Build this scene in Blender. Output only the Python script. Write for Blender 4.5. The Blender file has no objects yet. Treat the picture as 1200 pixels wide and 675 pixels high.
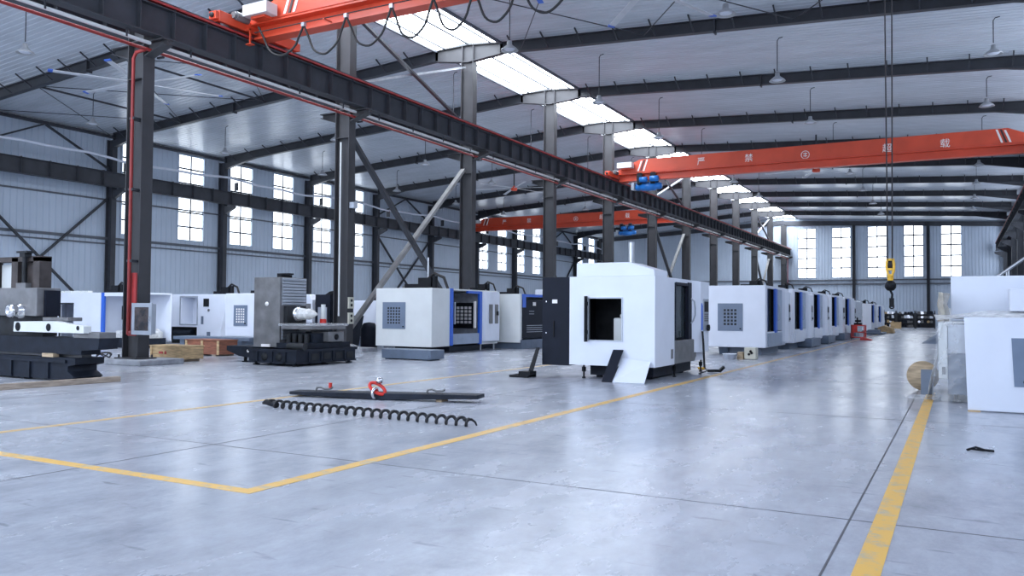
WIN_E = 3.2; WIN_N = 7.3; WIN_F = 4.2; SKY_E = 15; EXPO = 0.04
import bpy, math, random
from mathutils import Vector, Matrix
random.seed(7)
SC = bpy.context.scene
COL = SC.collection

# ------------------------------------------------------------------ helpers
def tag(o, label=None, cat=None, group=None, kind=None):
    if label: o['label'] = label
    if cat: o['category'] = cat
    if group: o['group'] = group
    if kind: o['kind'] = kind
    return o

def empty(name, loc, label=None, cat=None, group=None, kind=None):
    o = bpy.data.objects.new(name, None)
    o.empty_display_size = 0.2
    COL.objects.link(o)
    o.location = loc
    return tag(o, label, cat, group, kind)

class MB:
    """collects shapes in world coordinates, links them as one mesh"""
    def __init__(s):
        s.v = []; s.f = []; s.m = []; s.sm = []
    def add(s, vs, fs, m=0, smooth=False):
        n = len(s.v)
        s.v += [tuple(p) for p in vs]
        for f in fs:
            s.f.append([n + i for i in f]); s.m.append(m); s.sm.append(smooth)
        return s
    def box(s, x0, x1, y0, y1, z0, z1, m=0):
        vs = [(x0,y0,z0),(x1,y0,z0),(x1,y1,z0),(x0,y1,z0),(x0,y0,z1),(x1,y0,z1),(x1,y1,z1),(x0,y1,z1)]
        return s.add(vs, [(0,3,2,1),(4,5,6,7),(0,1,5,4),(1,2,6,5),(2,3,7,6),(3,0,4,7)], m)
    def frame_axes(s, p, q, up):
        p, q = Vector(p), Vector(q)
        d = (q - p).normalized()
        u = Vector(up)
        a = d.cross(u)
        if a.length < 1e-4: a = d.cross(Vector((1,0,0)))
        a.normalize()
        b = a.cross(d).normalized()
        return p, q, d, a, b
    def bar(s, p, q, w, h, up=(0,0,1), m=0):
        p, q, d, a, b = s.frame_axes(p, q, up)
        vs = []
        for c in (p, q):
            for i, j in ((-1,-1),(1,-1),(1,1),(-1,1)):
                vs.append(c + a*(i*w/2) + b*(j*h/2))
        return s.add(vs, [(0,1,2,3),(7,6,5,4),(0,4,5,1),(1,5,6,2),(2,6,7,3),(3,7,4,0)], m)
    def ibeam(s, p, q, w, h, tf, tw, up=(0,0,1), m=0):
        p, q, d, a, b = s.frame_axes(p, q, up)
        s.bar(p + b*(h/2 - tf/2), q + b*(h/2 - tf/2), w, tf, up, m)
        s.bar(p - b*(h/2 - tf/2), q - b*(h/2 - tf/2), w, tf, up, m)
        s.bar(p, q, tw, h - 2*tf, up, m)
        return s
    def tube(s, path, r, n=8, m=0, cap=True):
        P = [Vector(p) for p in path]
        vs, fs = [], []
        ref = None
        for i, p in enumerate(P):
            t = (P[min(i+1, len(P)-1)] - P[max(i-1, 0)]).normalized()
            if ref is None:
                ref = Vector((0,0,1)) if abs(t.z) < .9 else Vector((1,0,0))
            a = t.cross(ref)
            if a.length < 1e-5: a = t.orthogonal()
            a.normalize(); b = t.cross(a).normalized(); ref = a.cross(t)
            rr = r[i] if isinstance(r, (list, tuple)) else r
            for k in range(n):
                an = 2*math.pi*k/n
                vs.append(p + a*(rr*math.cos(an)) + b*(rr*math.sin(an)))
        for i in range(len(P)-1):
            for k in range(n):
                k2 = (k+1) % n
                fs.append((i*n+k, i*n+k2, (i+1)*n+k2, (i+1)*n+k))
        s.add(vs, fs, m, True)
        if cap:
            s.add(vs[:n], [tuple(reversed(range(n)))], m)
            s.add(vs[-n:], [tuple(range(n))], m)
        return s
    def cyl(s, p, q, r0, r1=None, n=16, m=0):
        if r1 is None: r1 = r0
        return s.tube([p, q], [r0, r1], n, m)
    def lathe(s, prof, c, n=20, axis='z', m=0):
        c = Vector(c); vs = []; fs = []
        for r, h in prof:
            for k in range(n):
                an = 2*math.pi*k/n
                x, y = r*math.cos(an), r*math.sin(an)
                o = {'z': (x,y,h), 'x': (h,x,y), 'y': (y,h,x)}[axis]
                vs.append(c + Vector(o))
        for i in range(len(prof)-1):
            for k in range(n):
                k2 = (k+1) % n
                fs.append((i*n+k, i*n+k2, (i+1)*n+k2, (i+1)*n+k))
        s.add(vs, fs, m, True)
        if prof[0][0] > 1e-6: s.add(vs[:n], [tuple(reversed(range(n)))], m)
        if prof[-1][0] > 1e-6: s.add(vs[-n:], [tuple(range(n))], m)
        return s
    def prism(s, poly, axis, a, b, m=0):
        """poly: 2D outline; axis the extrusion axis; x:(y,z) y:(x,z) z:(x,y)"""
        def P(u, v, t):
            return {'x': (t,u,v), 'y': (u,t,v), 'z': (u,v,t)}[axis]
        n = len(poly)
        vs = [P(u,v,a) for u,v in poly] + [P(u,v,b) for u,v in poly]
        fs = [tuple(range(n)), tuple(reversed(range(n,2*n)))]
        for i in range(n):
            j = (i+1) % n
            fs.append((i, n+i, n+j, j))
        return s.add(vs, fs, m)
    def torus(s, c, R, r, axis='z', n=24, k=8, m=0, a0=0, a1=2*math.pi):
        c = Vector(c); path = []
        closed = abs(a1-a0-2*math.pi) < 1e-4
        for i in range(n+1):
            an = a0 + (a1-a0)*i/n
            x, y = R*math.cos(an), R*math.sin(an)
            path.append(c + Vector({'z': (x,y,0), 'x': (0,x,y), 'y': (x,0,y)}[axis]))
        return s.tube(path, r, k, m, not closed)
    def build(s, name, mats, parent=None, origin=None, bevel=0, recalc=True):
        if not isinstance(mats, (list, tuple)): mats = [mats]
        if origin is None:
            origin = Vector((0,0,0))
        org = Vector(origin)
        off = org
        if parent is not None:
            pl = Vector((0,0,0)); q = parent
            while q is not None:
                pl += q.location; q = q.parent
            off = pl + org
        me = bpy.data.meshes.new(name)
        me.from_pydata([(v[0]-off.x, v[1]-off.y, v[2]-off.z) for v in s.v], [], s.f)
        for mt in mats: me.materials.append(mt)
        me.polygons.foreach_set('material_index', s.m)
        me.polygons.foreach_set('use_smooth', s.sm)
        if recalc:
            import bmesh
            bm = bmesh.new(); bm.from_mesh(me)
            bmesh.ops.recalc_face_normals(bm, faces=bm.faces)
            bm.to_mesh(me); bm.free()
        me.update()
        o = bpy.data.objects.new(name, me)
        COL.objects.link(o)
        o.location = org
        if parent is not None: o.parent = parent
        if bevel:
            b = o.modifiers.new('bevel', 'BEVEL'); b.width = bevel; b.segments = 2
            b.limit_method = 'ANGLE'; b.angle_limit = math.radians(40)
        return o

def thing(name, mb, mats, label, cat, group=None, kind=None, bevel=0, recalc=True):
    """a thing that is one mesh, origin at its base"""
    xs = [v[0] for v in mb.v]; ys = [v[1] for v in mb.v]; zs = [v[2] for v in mb.v]
    o = mb.build(name, mats, None, ((min(xs)+max(xs))/2, (min(ys)+max(ys))/2, min(zs)), bevel, recalc)
    return tag(o, label, cat, group, kind)

def copy_tree(o, parent=None, dl=(0,0,0)):
    c = o.copy(); COL.objects.link(c); c.parent = parent
    if parent is None: c.location = Vector(o.location) + Vector(dl)
    for ch in o.children:
        copy_tree(ch, c)
    return c

ORD = ['first','second','third','fourth','fifth','sixth','seventh','eighth','ninth','tenth','eleventh','twelfth','thirteenth']

# ---------------------------------------------------------------- materials
def nodes(m):
    m.use_nodes = True
    return m.node_tree.nodes, m.node_tree.links, m.node_tree.nodes['Principled BSDF']

def mat(name, col, rough=.5, metal=0, var=.06, scale=3., bump=0, bscale=30., spec=.5, coat=0, stretch=(1,1,1)):
    m = bpy.data.materials.new(name)
    N, L, B = nodes(m)
    B.inputs['Roughness'].default_value = rough
    B.inputs['Metallic'].default_value = metal
    B.inputs['Specular IOR Level'].default_value = spec
    B.inputs['Coat Weight'].default_value = coat
    tc = N.new('ShaderNodeTexCoord')
    mp = N.new('ShaderNodeMapping'); mp.inputs['Scale'].default_value = stretch
    L.new(tc.outputs['Object'], mp.inputs['Vector'])
    if var:
        nz = N.new('ShaderNodeTexNoise'); nz.inputs['Scale'].default_value = scale
        nz.inputs['Detail'].default_value = 5
        L.new(mp.outputs['Vector'], nz.inputs['Vector'])
        rp = N.new('ShaderNodeValToRGB')
        c0 = [max(0, c*(1-var*2)) for c in col]; c1 = [min(1, c*(1+var*2)) for c in col]
        rp.color_ramp.elements[0].position = .3; rp.color_ramp.elements[1].position = .7
        rp.color_ramp.elements[0].color = (*c0, 1); rp.color_ramp.elements[1].color = (*c1, 1)
        L.new(nz.outputs['Fac'], rp.inputs['Fac'])
        L.new(rp.outputs['Color'], B.inputs['Base Color'])
    else:
        B.inputs['Base Color'].default_value = (*col, 1)
    if bump:
        nb = N.new('ShaderNodeTexNoise'); nb.inputs['Scale'].default_value = bscale; nb.inputs['Detail'].default_value = 4
        L.new(mp.outputs['Vector'], nb.inputs['Vector'])
        bp = N.new('ShaderNodeBump'); bp.inputs['Strength'].default_value = bump; bp.inputs['Distance'].default_value = .02
        L.new(nb.outputs['Fac'], bp.inputs['Height'])
        L.new(bp.outputs['Normal'], B.inputs['Normal'])
    return m

def emis(name, col, strength):
    m = bpy.data.materials.new(name)
    N, L, B = nodes(m)
    B.inputs['Base Color'].default_value = (.6,.65,.7,1)
    B.inputs['Roughness'].default_value = .1
    B.inputs['Emission Color'].default_value = (*col, 1)
    B.inputs['Emission Strength'].default_value = strength
    m.cycles.emission_sampling = 'FRONT'
    return m

def floor_mat():
    m = bpy.data.materials.new('concrete_floor')
    N, L, B = nodes(m)
    tc = N.new('ShaderNodeTexCoord')
    n1 = N.new('ShaderNodeTexNoise'); n1.inputs['Scale'].default_value = .28; n1.inputs['Detail'].default_value = 6; n1.inputs['Roughness'].default_value = .6
    n2 = N.new('ShaderNodeTexNoise'); n2.inputs['Scale'].default_value = 2.2; n2.inputs['Detail'].default_value = 6; n2.inputs['Roughness'].default_value = .62
    n3 = N.new('ShaderNodeTexNoise'); n3.inputs['Scale'].default_value = 6.; n3.inputs['Detail'].default_value = 6
    mp = N.new('ShaderNodeMapping'); mp.inputs['Scale'].default_value = (1, .45, 1); mp.inputs['Rotation'].default_value = (0,0,.5)
    L.new(tc.outputs['Object'], mp.inputs['Vector'])
    L.new(mp.outputs['Vector'], n1.inputs['Vector']); L.new(mp.outputs['Vector'], n2.inputs['Vector']); L.new(tc.outputs['Object'], n3.inputs['Vector'])
    a = N.new('ShaderNodeMath'); a.operation = 'ADD'
    L.new(n1.outputs['Fac'], a.inputs[0]); L.new(n2.outputs['Fac'], a.inputs[1])
    h = N.new('ShaderNodeMath'); h.operation = 'MULTIPLY'; h.inputs[1].default_value = .5
    L.new(a.outputs[0], h.inputs[0])
    rp = N.new('ShaderNodeValToRGB')
    e = rp.color_ramp.elements
    e[0].position = .3; e[0].color = (*FLOOR_D, 1)
    e[1].position = .68; e[1].color = (*FLOOR_L, 1)
    L.new(h.outputs[0], rp.inputs['Fac'])
    # small dark stains
    vo = N.new('ShaderNodeTexNoise'); vo.inputs['Scale'].default_value = .55; vo.inputs['Detail'].default_value = 7; vo.inputs['Roughness'].default_value = .75
    L.new(tc.outputs['Object'], vo.inputs['Vector'])
    sr = N.new('ShaderNodeValToRGB'); sr.color_ramp.elements[0].position = .50; sr.color_ramp.elements[1].position = .80
    L.new(vo.outputs['Fac'], sr.inputs['Fac'])
    mx = N.new('ShaderNodeMixRGB'); mx.blend_type = 'MULTIPLY'
    mx.inputs['Color2'].default_value = (.66,.65,.66,1)
    L.new(sr.outputs['Color'], mx.inputs['Fac']); L.new(rp.outputs['Color'], mx.inputs['Color1'])
    # fine mottling and thin scuffs
    n4 = N.new('ShaderNodeTexNoise'); n4.inputs['Scale'].default_value = 3.2; n4.inputs['Detail'].default_value = 10; n4.inputs['Roughness'].default_value = .8
    L.new(mp.outputs['Vector'], n4.inputs['Vector'])
    r4 = N.new('ShaderNodeMapRange'); r4.inputs['From Min'].default_value = .3; r4.inputs['From Max'].default_value = .7
    r4.inputs['To Min'].default_value = .80; r4.inputs['To Max'].default_value = 1.16
    L.new(n4.outputs['Fac'], r4.inputs['Value'])
    m4 = N.new('ShaderNodeVectorMath'); m4.operation = 'SCALE'
    L.new(mx.outputs['Color'], m4.inputs[0]); L.new(r4.outputs[0], m4.inputs['Scale'])
    mp5 = N.new('ShaderNodeMapping'); mp5.inputs['Scale'].default_value = (1.2, 5.5, 1); mp5.inputs['Rotation'].default_value = (0,0,.35)
    L.new(tc.outputs['Object'], mp5.inputs['Vector'])
    n5 = N.new('ShaderNodeTexNoise'); n5.inputs['Scale'].default_value = 1.6; n5.inputs['Detail'].default_value = 4
    L.new(mp5.outputs['Vector'], n5.inputs['Vector'])
    r5 = N.new('ShaderNodeMapRange'); r5.inputs['From Min'].default_value = .64; r5.inputs['From Max'].default_value = .70
    r5.inputs['To Min'].default_value = 1; r5.inputs['To Max'].default_value = .72
    L.new(n5.outputs['Fac'], r5.inputs['Value'])
    m5 = N.new('ShaderNodeVectorMath'); m5.operation = 'SCALE'
    L.new(m4.outputs[0], m5.inputs[0]); L.new(r5.outputs[0], m5.inputs['Scale'])
    L.new(m5.outputs[0], B.inputs['Base Color'])
    rr = N.new('ShaderNodeMapRange'); rr.inputs['From Min'].default_value = .35; rr.inputs['From Max'].default_value = .65
    rr.inputs['To Min'].default_value = .19; rr.inputs['To Max'].default_value = .31
    L.new(h.outputs[0], rr.inputs['Value']); L.new(rr.outputs[0], B.inputs['Roughness'])
    B.inputs['Specular IOR Level'].default_value = .42
    bp = N.new('ShaderNodeBump'); bp.inputs['Strength'].default_value = .16; bp.inputs['Distance'].default_value = .02
    L.new(n3.outputs['Fac'], bp.inputs['Height']); L.new(bp.outputs['Normal'], B.inputs['Normal'])
    return m

def worn_paint(name, col, under):
    m = bpy.data.materials.new(name)
    N, L, B = nodes(m)
    tc = N.new('ShaderNodeTexCoord')
    nz = N.new('ShaderNodeTexNoise'); nz.inputs['Scale'].default_value = 7; nz.inputs['Detail'].default_value = 9; nz.inputs['Roughness'].default_value = .7
    L.new(tc.outputs['Object'], nz.inputs['Vector'])
    rp = N.new('ShaderNodeValToRGB')
    e = rp.color_ramp.elements
    e[0].position = .36; e[0].color = (*under, 1); e[1].position = .5; e[1].color = (*col, 1)
    L.new(nz.outputs['Fac'], rp.inputs['Fac']); L.new(rp.outputs['Color'], B.inputs['Base Color'])
    B.inputs['Roughness'].default_value = .4
    return m

def wood_mat(name, col):
    m = mat(name, col, .7, var=.18, scale=4, stretch=(1,1,6), bump=.2, bscale=20)
    return m

def plastic_film(name, col, alpha):
    """thin crumpled see-through polythene"""
    m = bpy.data.materials.new(name)
    N, L, B = nodes(m)
    B.inputs['Base Color'].default_value = (*col, 1)
    B.inputs['Roughness'].default_value = .22
    tc = N.new('ShaderNodeTexCoord')
    nz = N.new('ShaderNodeTexNoise'); nz.inputs['Scale'].default_value = 6; nz.inputs['Detail'].default_value = 6
    L.new(tc.outputs['Object'], nz.inputs['Vector'])
    bp = N.new('ShaderNodeBump'); bp.inputs['Strength'].default_value = .8; bp.inputs['Distance'].default_value = .06
    L.new(nz.outputs['Fac'], bp.inputs['Height']); L.new(bp.outputs['Normal'], B.inputs['Normal'])
    mr = N.new('ShaderNodeMapRange'); mr.inputs['From Min'].default_value = .3; mr.inputs['From Max'].default_value = .7
    mr.inputs['To Min'].default_value = alpha*.6; mr.inputs['To Max'].default_value = min(1, alpha*1.4)
    L.new(nz.outputs['Fac'], mr.inputs['Value']); L.new(mr.outputs[0], B.inputs['Alpha'])
    return m

FLOOR_D = (.35,.37,.415); FLOOR_L = (.48,.50,.55)
M = {}
M['floor'] = floor_mat()
M['yellow'] = worn_paint('worn_yellow_paint', (.78,.46,.10), (.50,.42,.28))
M['yellow_old'] = worn_paint('faded_yellow_paint', (.62,.42,.18), (.42,.40,.36))
M['joint'] = mat('floor_joint', (.10,.10,.11), .8, var=.1)
M['wall'] = mat('wall_sheet', (.50,.57,.67), .45, var=.02, scale=.6)
M['ceil'] = mat('ceiling_sheet', (.58,.62,.68), .26, var=.04, scale=.5, spec=.4, bump=.25, bscale=1.2, stretch=(1,3,1))
M['steel'] = mat('grey_steel_paint', (.055,.058,.068), .48, var=.08, scale=1.5, spec=.22)
M['steel_dk'] = mat('dark_steel_paint', (.042,.045,.054), .45, var=.08, scale=1.5, spec=.35)
M['steel_col'] = mat('column_steel_paint', (.058,.058,.063), .48, spec=.22, var=.08, scale=1.2)
M['girt'] = mat('girt_paint', (.10,.11,.13), .5, var=.05)
M['winbar'] = mat('window_bar_paint', (.035,.04,.055), .6, var=.05, spec=.2)
M['winframe_pale'] = mat('pale_window_frame', (.45,.52,.62), .5, var=.03)
M['brace_pale'] = mat('pale_brace_paint', (.26,.255,.25), .5, var=.08, scale=2)
M['galv'] = mat('galvanised_tube', (.55,.57,.6), .3, .6, var=.06, scale=6)
M['rail_red'] = mat('red_rail_paint', (.40,.035,.035), .5, var=.12, scale=4)
M['pipe_red'] = mat('red_pipe_paint', (.25,.02,.018), .4, var=.1, scale=3)
M['crane'] = mat('crane_red_orange_paint', (.66,.075,.03), .38, var=.05, scale=1.2)
M['crane_dk'] = mat('crane_stripe_black', (.05,.02,.02), .5, var=.05)
M['white'] = mat('white_enamel', (.74,.775,.86), .32, var=.015, scale=2)
M['white_warm'] = mat('warm_white_enamel', (.70,.72,.71), .35, var=.02, scale=2)
M['white_mark'] = mat('white_marking', (.85,.82,.80), .5, var=.02)
M['black'] = mat('black_paint', (.010,.011,.014), .5, var=.1, scale=5, spec=.15)
M['navy'] = mat('navy_black_enamel', (.012,.015,.025), .5, var=.05, scale=4, spec=.12)
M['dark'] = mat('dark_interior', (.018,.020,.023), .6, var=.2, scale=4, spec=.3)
M['cast'] = mat('dark_cast_iron_paint', (.014,.018,.028), .55, var=.15, scale=5, bump=.1, spec=.18)
M['castgrey'] = mat('machined_cast_grey', (.165,.165,.17), .45, .2, var=.14, scale=3, bump=.08, bscale=12)
M['base'] = mat('machine_base_blue_grey', (.125,.16,.22), .45, var=.08, scale=3)
M['winfr'] = mat('slate_window_frame', (.155,.20,.28), .4, var=.04)
M['blue'] = mat('cobalt_blue_trim', (.03,.13,.60), .35, var=.04)
M['blue_hoist'] = mat('hoist_blue_paint', (.015,.16,.50), .35, var=.08)
M['glass_dk'] = mat('dark_machine_glass', (.035,.045,.05), .08, var=.1, scale=2, spec=.7)
M['glass_gr'] = mat('blue_grey_door_panel', (.30,.36,.46), .3, var=.05)
M['chrome'] = mat('bright_steel', (.7,.7,.72), .22, 1, var=.06)
M['wood'] = wood_mat('pale_pine', (.52,.36,.19))
M['wood_red'] = wood_mat('reddish_plywood', (.25,.09,.05))
M['wood_grey'] = wood_mat('weathered_timber', (.36,.29,.23))
M['ply'] = wood_mat('brown_plywood', (.45,.34,.22))
M['yel_hook'] = mat('hook_yellow_paint', (.75,.42,.03), .45, var=.12, scale=8)
M['red'] = mat('red_enamel', (.62,.03,.02), .35, var=.1, scale=6)
M['rope'] = mat('steel_rope', (.035,.032,.035), .7, 0, var=.1, spec=.2)
M['rubber'] = mat('black_rubber', (.012,.012,.014), .6, var=.1)
M['cream'] = mat('cream_enamel', (.62,.60,.50), .4, var=.03)
M['film'] = plastic_film('crumpled_polythene', (.80,.82,.84), .26)
M['film_thick'] = plastic_film('cloudy_polythene', (.76,.76,.74), .8)
M['film_beige'] = plastic_film('yellowed_polythene', (.50,.46,.38), .9)
M['conc'] = mat('plinth_concrete', (.33,.34,.37), .8, var=.12, scale=5, bump=.2)
M['lampw'] = mat('lamp_shade_grey', (.42,.43,.45), .35, .3, var=.04)
M['fan'] = mat('fan_blade_white', (.55,.57,.61), .35, var=.03)
M['cabglass'] = mat('cabinet_glass', (.05,.035,.03), .08, var=.5, scale=5, spec=.7)
M['alu'] = mat('brushed_aluminium', (.42,.45,.5), .35, .5, var=.05)
M['green'] = mat('green_lamp', (.2,.5,.1), .4, var=.05)
M['pane'] = emis('daylit_window_glass', (.82,.90,1.0), WIN_E)
M['pane_front'] = emis('daylit_front_glass', (.75,.845,1.0), WIN_N)
M['pane_far'] = emis('daylit_far_glass', (.84,.91,1.0), WIN_F)
M['skyl'] = emis('daylit_rooflight', (.82,.90,1.0), SKY_E)

# ------------------------------------------------------------------ camera
cam = bpy.data.cameras.new('camera'); co = bpy.data.objects.new('camera', cam); COL.objects.link(co)
cam.sensor_width = 36; cam.lens = 964.418/1200*36; cam.clip_end = 400; cam.clip_start = .05
YAW, PITCH, ROLL, CH = .4978, .0284, .0072, 1.4004
co.matrix_world = (Matrix.Translation((0,0,CH)) @ Matrix.Rotation(YAW,4,'Z') @ Matrix.Rotation(math.pi/2+PITCH,4,'X') @ Matrix.Rotation(ROLL,4,'Z'))
SC.camera = co
SC.view_settings.view_transform = 'Standard'
SC.view_settings.look = 'None'
SC.view_settings.gamma = 1
SC.view_settings.use_curve_mapping = False
SC.view_settings.exposure = EXPO
w = bpy.data.worlds.new('sky'); SC.world = w; w.use_nodes = True
w.node_tree.nodes['Background'].inputs['Color'].default_value = (.75,.87,1,1)
w.node_tree.nodes['Background'].inputs['Strength'].default_value = 1.0
SC.cycles.max_bounces = 8; SC.cycles.diffuse_bounces = 5; SC.cycles.glossy_bounces = 3
SC.cycles.sample_clamp_indirect = 5; SC.cycles.blur_glossy = 1.0

# ------------------------------------------------------------- the building
Y1, BAY = 13.838, 8.0
YN, YF = Y1-3*BAY, Y1+11*BAY            # near and far end walls
XA, XW, XR = -18.39, -42.03, 4.9        # middle column row, left wall columns, right wall
XL = -42.3                              # face of the left wall
def FY(n): return Y1 + n*BAY
def zr(x):                              # underside of rafters
    return 12.42 - .068*(XA - x) if x < XA else 12.30 - .055*(x - XA)
DK = .46                                # roof sheet above rafter underside
EAVE_L = zr(XL)+DK; EAVE_R = zr(XR)+DK; SKW = 1.62

b = MB(); b.box(XL-.3, XR+.3, YN-.3, YF+.3, -.25, 0)
floor = tag(b.build('floor', M['floor']), 'pale grey concrete workshop floor with yellow lines', 'floor', kind='structure')
def mark(nm, x0, x1, y0, y1, mt, zt=.003):
    MB().box(x0, x1, y0, y1, 0.0004, zt).build(nm, mt, floor)
mark('floor_line', -4.89, -4.75, 4.58, 19, M['yellow'])
mark('floor_line', -4.88, -4.76, 19, 78, M['yellow_old'])
mark('floor_line', -14, -4.89, 4.58, 4.70, M['yellow'])
mark('floor_line', -9.54, -9.41, 2.0, 78, M['yellow_old'], .0023)
mark('floor_line', -.52, -.38, .6, 16.6, M['yellow'])
for x in (-.665, -6.8, -12.9, -19.6, -25.8, -31.9): mark('floor_joint', x-.007, x+.007, YN, YF, M['joint'], .0016)
for k in range(-2, 16): mark('floor_joint', XL, XR, 6.06+6*k-.007, 6.06+6*k+.007, M['joint'], .0011)

def corrug(mb, o, u, v, length, height, pitch, depth, nrm, m=0):
    """ribbed sheet: o origin, u direction across ribs (length), v along ribs (height), nrm depth direction"""
    o, u, v, nrm = Vector(o), Vector(u), Vector(v), Vector(nrm)
    n = max(1, round(length/pitch)); p = length/n
    prof = []
    for i in range(n):
        s0 = i*p
        prof += [(s0, 0), (s0+p*.78, 0), (s0+p*.84, depth), (s0+p*.94, depth)]
    prof.append((length, 0))
    vs = [o+u*s+nrm*d for s, d in prof] + [o+u*s+nrm*d+v*height for s, d in prof]
    k = len(prof)
    mb.add(vs, [(i, i+1, k+i+1, k+i) for i in range(k-1)], m)

# --- windows: (bay index, offset) on the left wall, the right wall, the ends
WIN_W, WZ0, WZ1 = 2.1, 5.62, 11.05
wcount = [0]
def window(kind, a0, a1, pos, z0, z1, rows, cols=2, face=1, glass='pane'):
    """kind 'x': wall plane X=pos, opening a0..a1 in Y; 'y': wall plane Y=pos, opening in X"""
    wcount[0] += 1
    fr, pn, gb = MB(), MB(), MB()
    d0, d1 = (pos-.16, pos+.03) if face > 0 else (pos-.03, pos+.16)
    def bx(mb, p0, p1, q0, q1, zz0, zz1):
        if kind == 'x': mb.box(q0, q1, p0, p1, zz0, zz1)
        else: mb.box(p0, p1, q0, q1, zz0, zz1)
    t = .09; bw = .075 if kind == 'y' and face < 0 else .045
    bx(fr, a0, a0+t, d0, d1, z0, z1); bx(fr, a1-t, a1, d0, d1, z0, z1)
    bx(fr, a0+t, a1-t, d0, d1, z0, z0+t); bx(fr, a0+t, a1-t, d0, d1, z1-t, z1)
    m0, m1 = (pos-.08, pos-.02) if face > 0 else (pos+.02, pos+.08)
    for i in range(1, rows):
        z = z0 + (z1-z0)*i/rows; bx(gb, a0+t, a1-t, m0, m1, z-bw, z+bw)
    for i in range(1, cols):
        a = a0 + (a1-a0)*i/cols; bx(gb, a-bw*.8, a+bw*.8, m0+.005, m1-.005, z0+t, z1-t)
    g0, g1 = (pos-.125, pos-.11) if face > 0 else (pos+.11, pos+.125)
    g = g1 if face > 0 else g0
    A0, A1, Z0, Z1 = a0+t, a1-t, z0+t, z1-t
    if kind == 'x': q = [(g,A0,Z0),(g,A1,Z0),(g,A1,Z1),(g,A0,Z1)]          # normal +X
    else: q = [(A1,g,Z0),(A0,g,Z0),(A0,g,Z1),(A1,g,Z1)]                    # normal +Y
    pn.add(q, [(0,1,2,3) if face > 0 else (3,2,1,0)])
    o = tag(fr.build('window_%d' % wcount[0], M['winframe_pale']), kind='structure')
    gb.build('glazing_bar', M['winbar'], o)
    pn.build('pane', M[glass], o, recalc=False)
    return o

def wall_with_openings(name, kind, pos, a0, a1, top, opens, z0, z1, ribdir, nrm):
    mb = MB()
    u = (0,1,0) if kind == 'x' else (1,0,0)
    def P(a, z): return (pos, a, z) if kind == 'x' else (a, pos, z)
    cuts = sorted(opens)
    a = a0
    segs = []
    for o0, o1 in cuts:
        if o0 > a: segs.append((a, o0, 0, top))
        segs.append((o0, o1, 0, z0)); segs.append((o0, o1, z1, top)); a = o1
    if a < a1: segs.append((a, a1, 0, top))
    for s0, s1, zz0, zz1 in segs:
        if zz1 - zz0 < .02: continue
        corrug(mb, P(s0, zz0), u, (0,0,1), s1-s0, zz1-zz0, .34, .035, nrm)
    return tag(mb.build(name, M['wall'], recalc=False), kind='structure')

OFF = ((.80, 2.90), (4.70, 6.80))
left_open = []
for n in range(-3, 11):
    if n in (1, 5, 6, 9): continue
    for a, c in OFF: left_open.append((FY(n)+a, FY(n)+c))
wall_with_openings('wall_left', 'x', XL, YN, YF, EAVE_L, left_open, WZ0, WZ1, 1, (-1,0,0))
for a, c in left_open: window('x', a, c, XL, WZ0, WZ1, 6)
right_added_open = []  # windows added along the right wall to bring light into the hall
for n in range(-3, 11):
    if n in (1, 5, 9): continue
    for a, c in OFF: right_added_open.append((FY(n)+a, FY(n)+c))
wall_with_openings('wall_right', 'x', XR, YN, YF, EAVE_R, right_added_open, WZ0, 10.9, 1, (1,0,0))
for a, c in right_added_open: window('x', a, c, XR, WZ0, 10.9, 6, face=-1, glass='pane_front')
far_open = [(-16.85,-14.75), (-13.05,-10.95), (-9.2,-7.15), (-5.45,-3.42), (-1.75,.3)]
wall_with_openings('wall_far', 'y', YF+.35, XL, XR, 12.9, far_open, 5.55, 11.45, 1, (0,1,0))
for a, c in far_open: window('y', a, c, YF+.35, 5.55, 11.45, 5, face=-1, glass='pane_far')
near_open = [(-40+i*3.6, -40+i*3.6+2.4) for i in range(12)]
wall_with_openings('wall_near', 'y', YN, XL, XR, 12.9, near_open, 2.2, 11.3, 1, (0,-1,0))
for a, c in near_open: window('y', a, c, YN, 2.2, 11.3, 8, glass='pane_front')

# --- roof sheets
for nm, xa, xb in (('ceiling_left', XL, XA-SKW), ('ceiling_right', XA+SKW, XR)):
    mb = MB()
    z0, z1 = zr(xa)+DK, zr(xb)+DK
    d = Vector((xb-xa, 0, z1-z0))
    corrug(mb, (xa, YN, z0), (0,1,0), d.normalized(), YF+.4-YN, d.length, .30, .03, (0,0,1))
    tag(mb.build(nm, M['ceil'], recalc=False), kind='structure')
# ridge rooflight, one sheet each side of the ridge in every bay
RZ = zr(XA)+DK+.12
for n in range(-3, 11):
    y0, y1 = FY(n)+.12, FY(n+1)-.12
    wcount[0] += 1
    mb, fr = MB(), MB()
    for sg in (-1, 1):
        xe = XA+sg*SKW; ze = zr(xe)+DK
        mb.add([(XA, y0, RZ), (xe, y0, ze), (xe, y1, ze), (XA, y1, RZ)], [(0,1,2,3) if sg < 0 else (3,2,1,0)])
        fr.bar((xe, y0, ze-.02), (xe, y1, ze-.02), .1, .16)
        xm = XA+sg*SKW*.72; zm = RZ+(ze-RZ)*.72
        fr.bar((xm, y0, zm-.03), (xm, y1, zm-.03), .08, .06)
    fr.bar((XA, y0, RZ-.04), (XA, y1, RZ-.04), .10, .08)
    o = tag(fr.build('window_%d' % wcount[0], M['girt']), kind='structure')
    mb.build('pane', M['skyl'], o, recalc=False)

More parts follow.
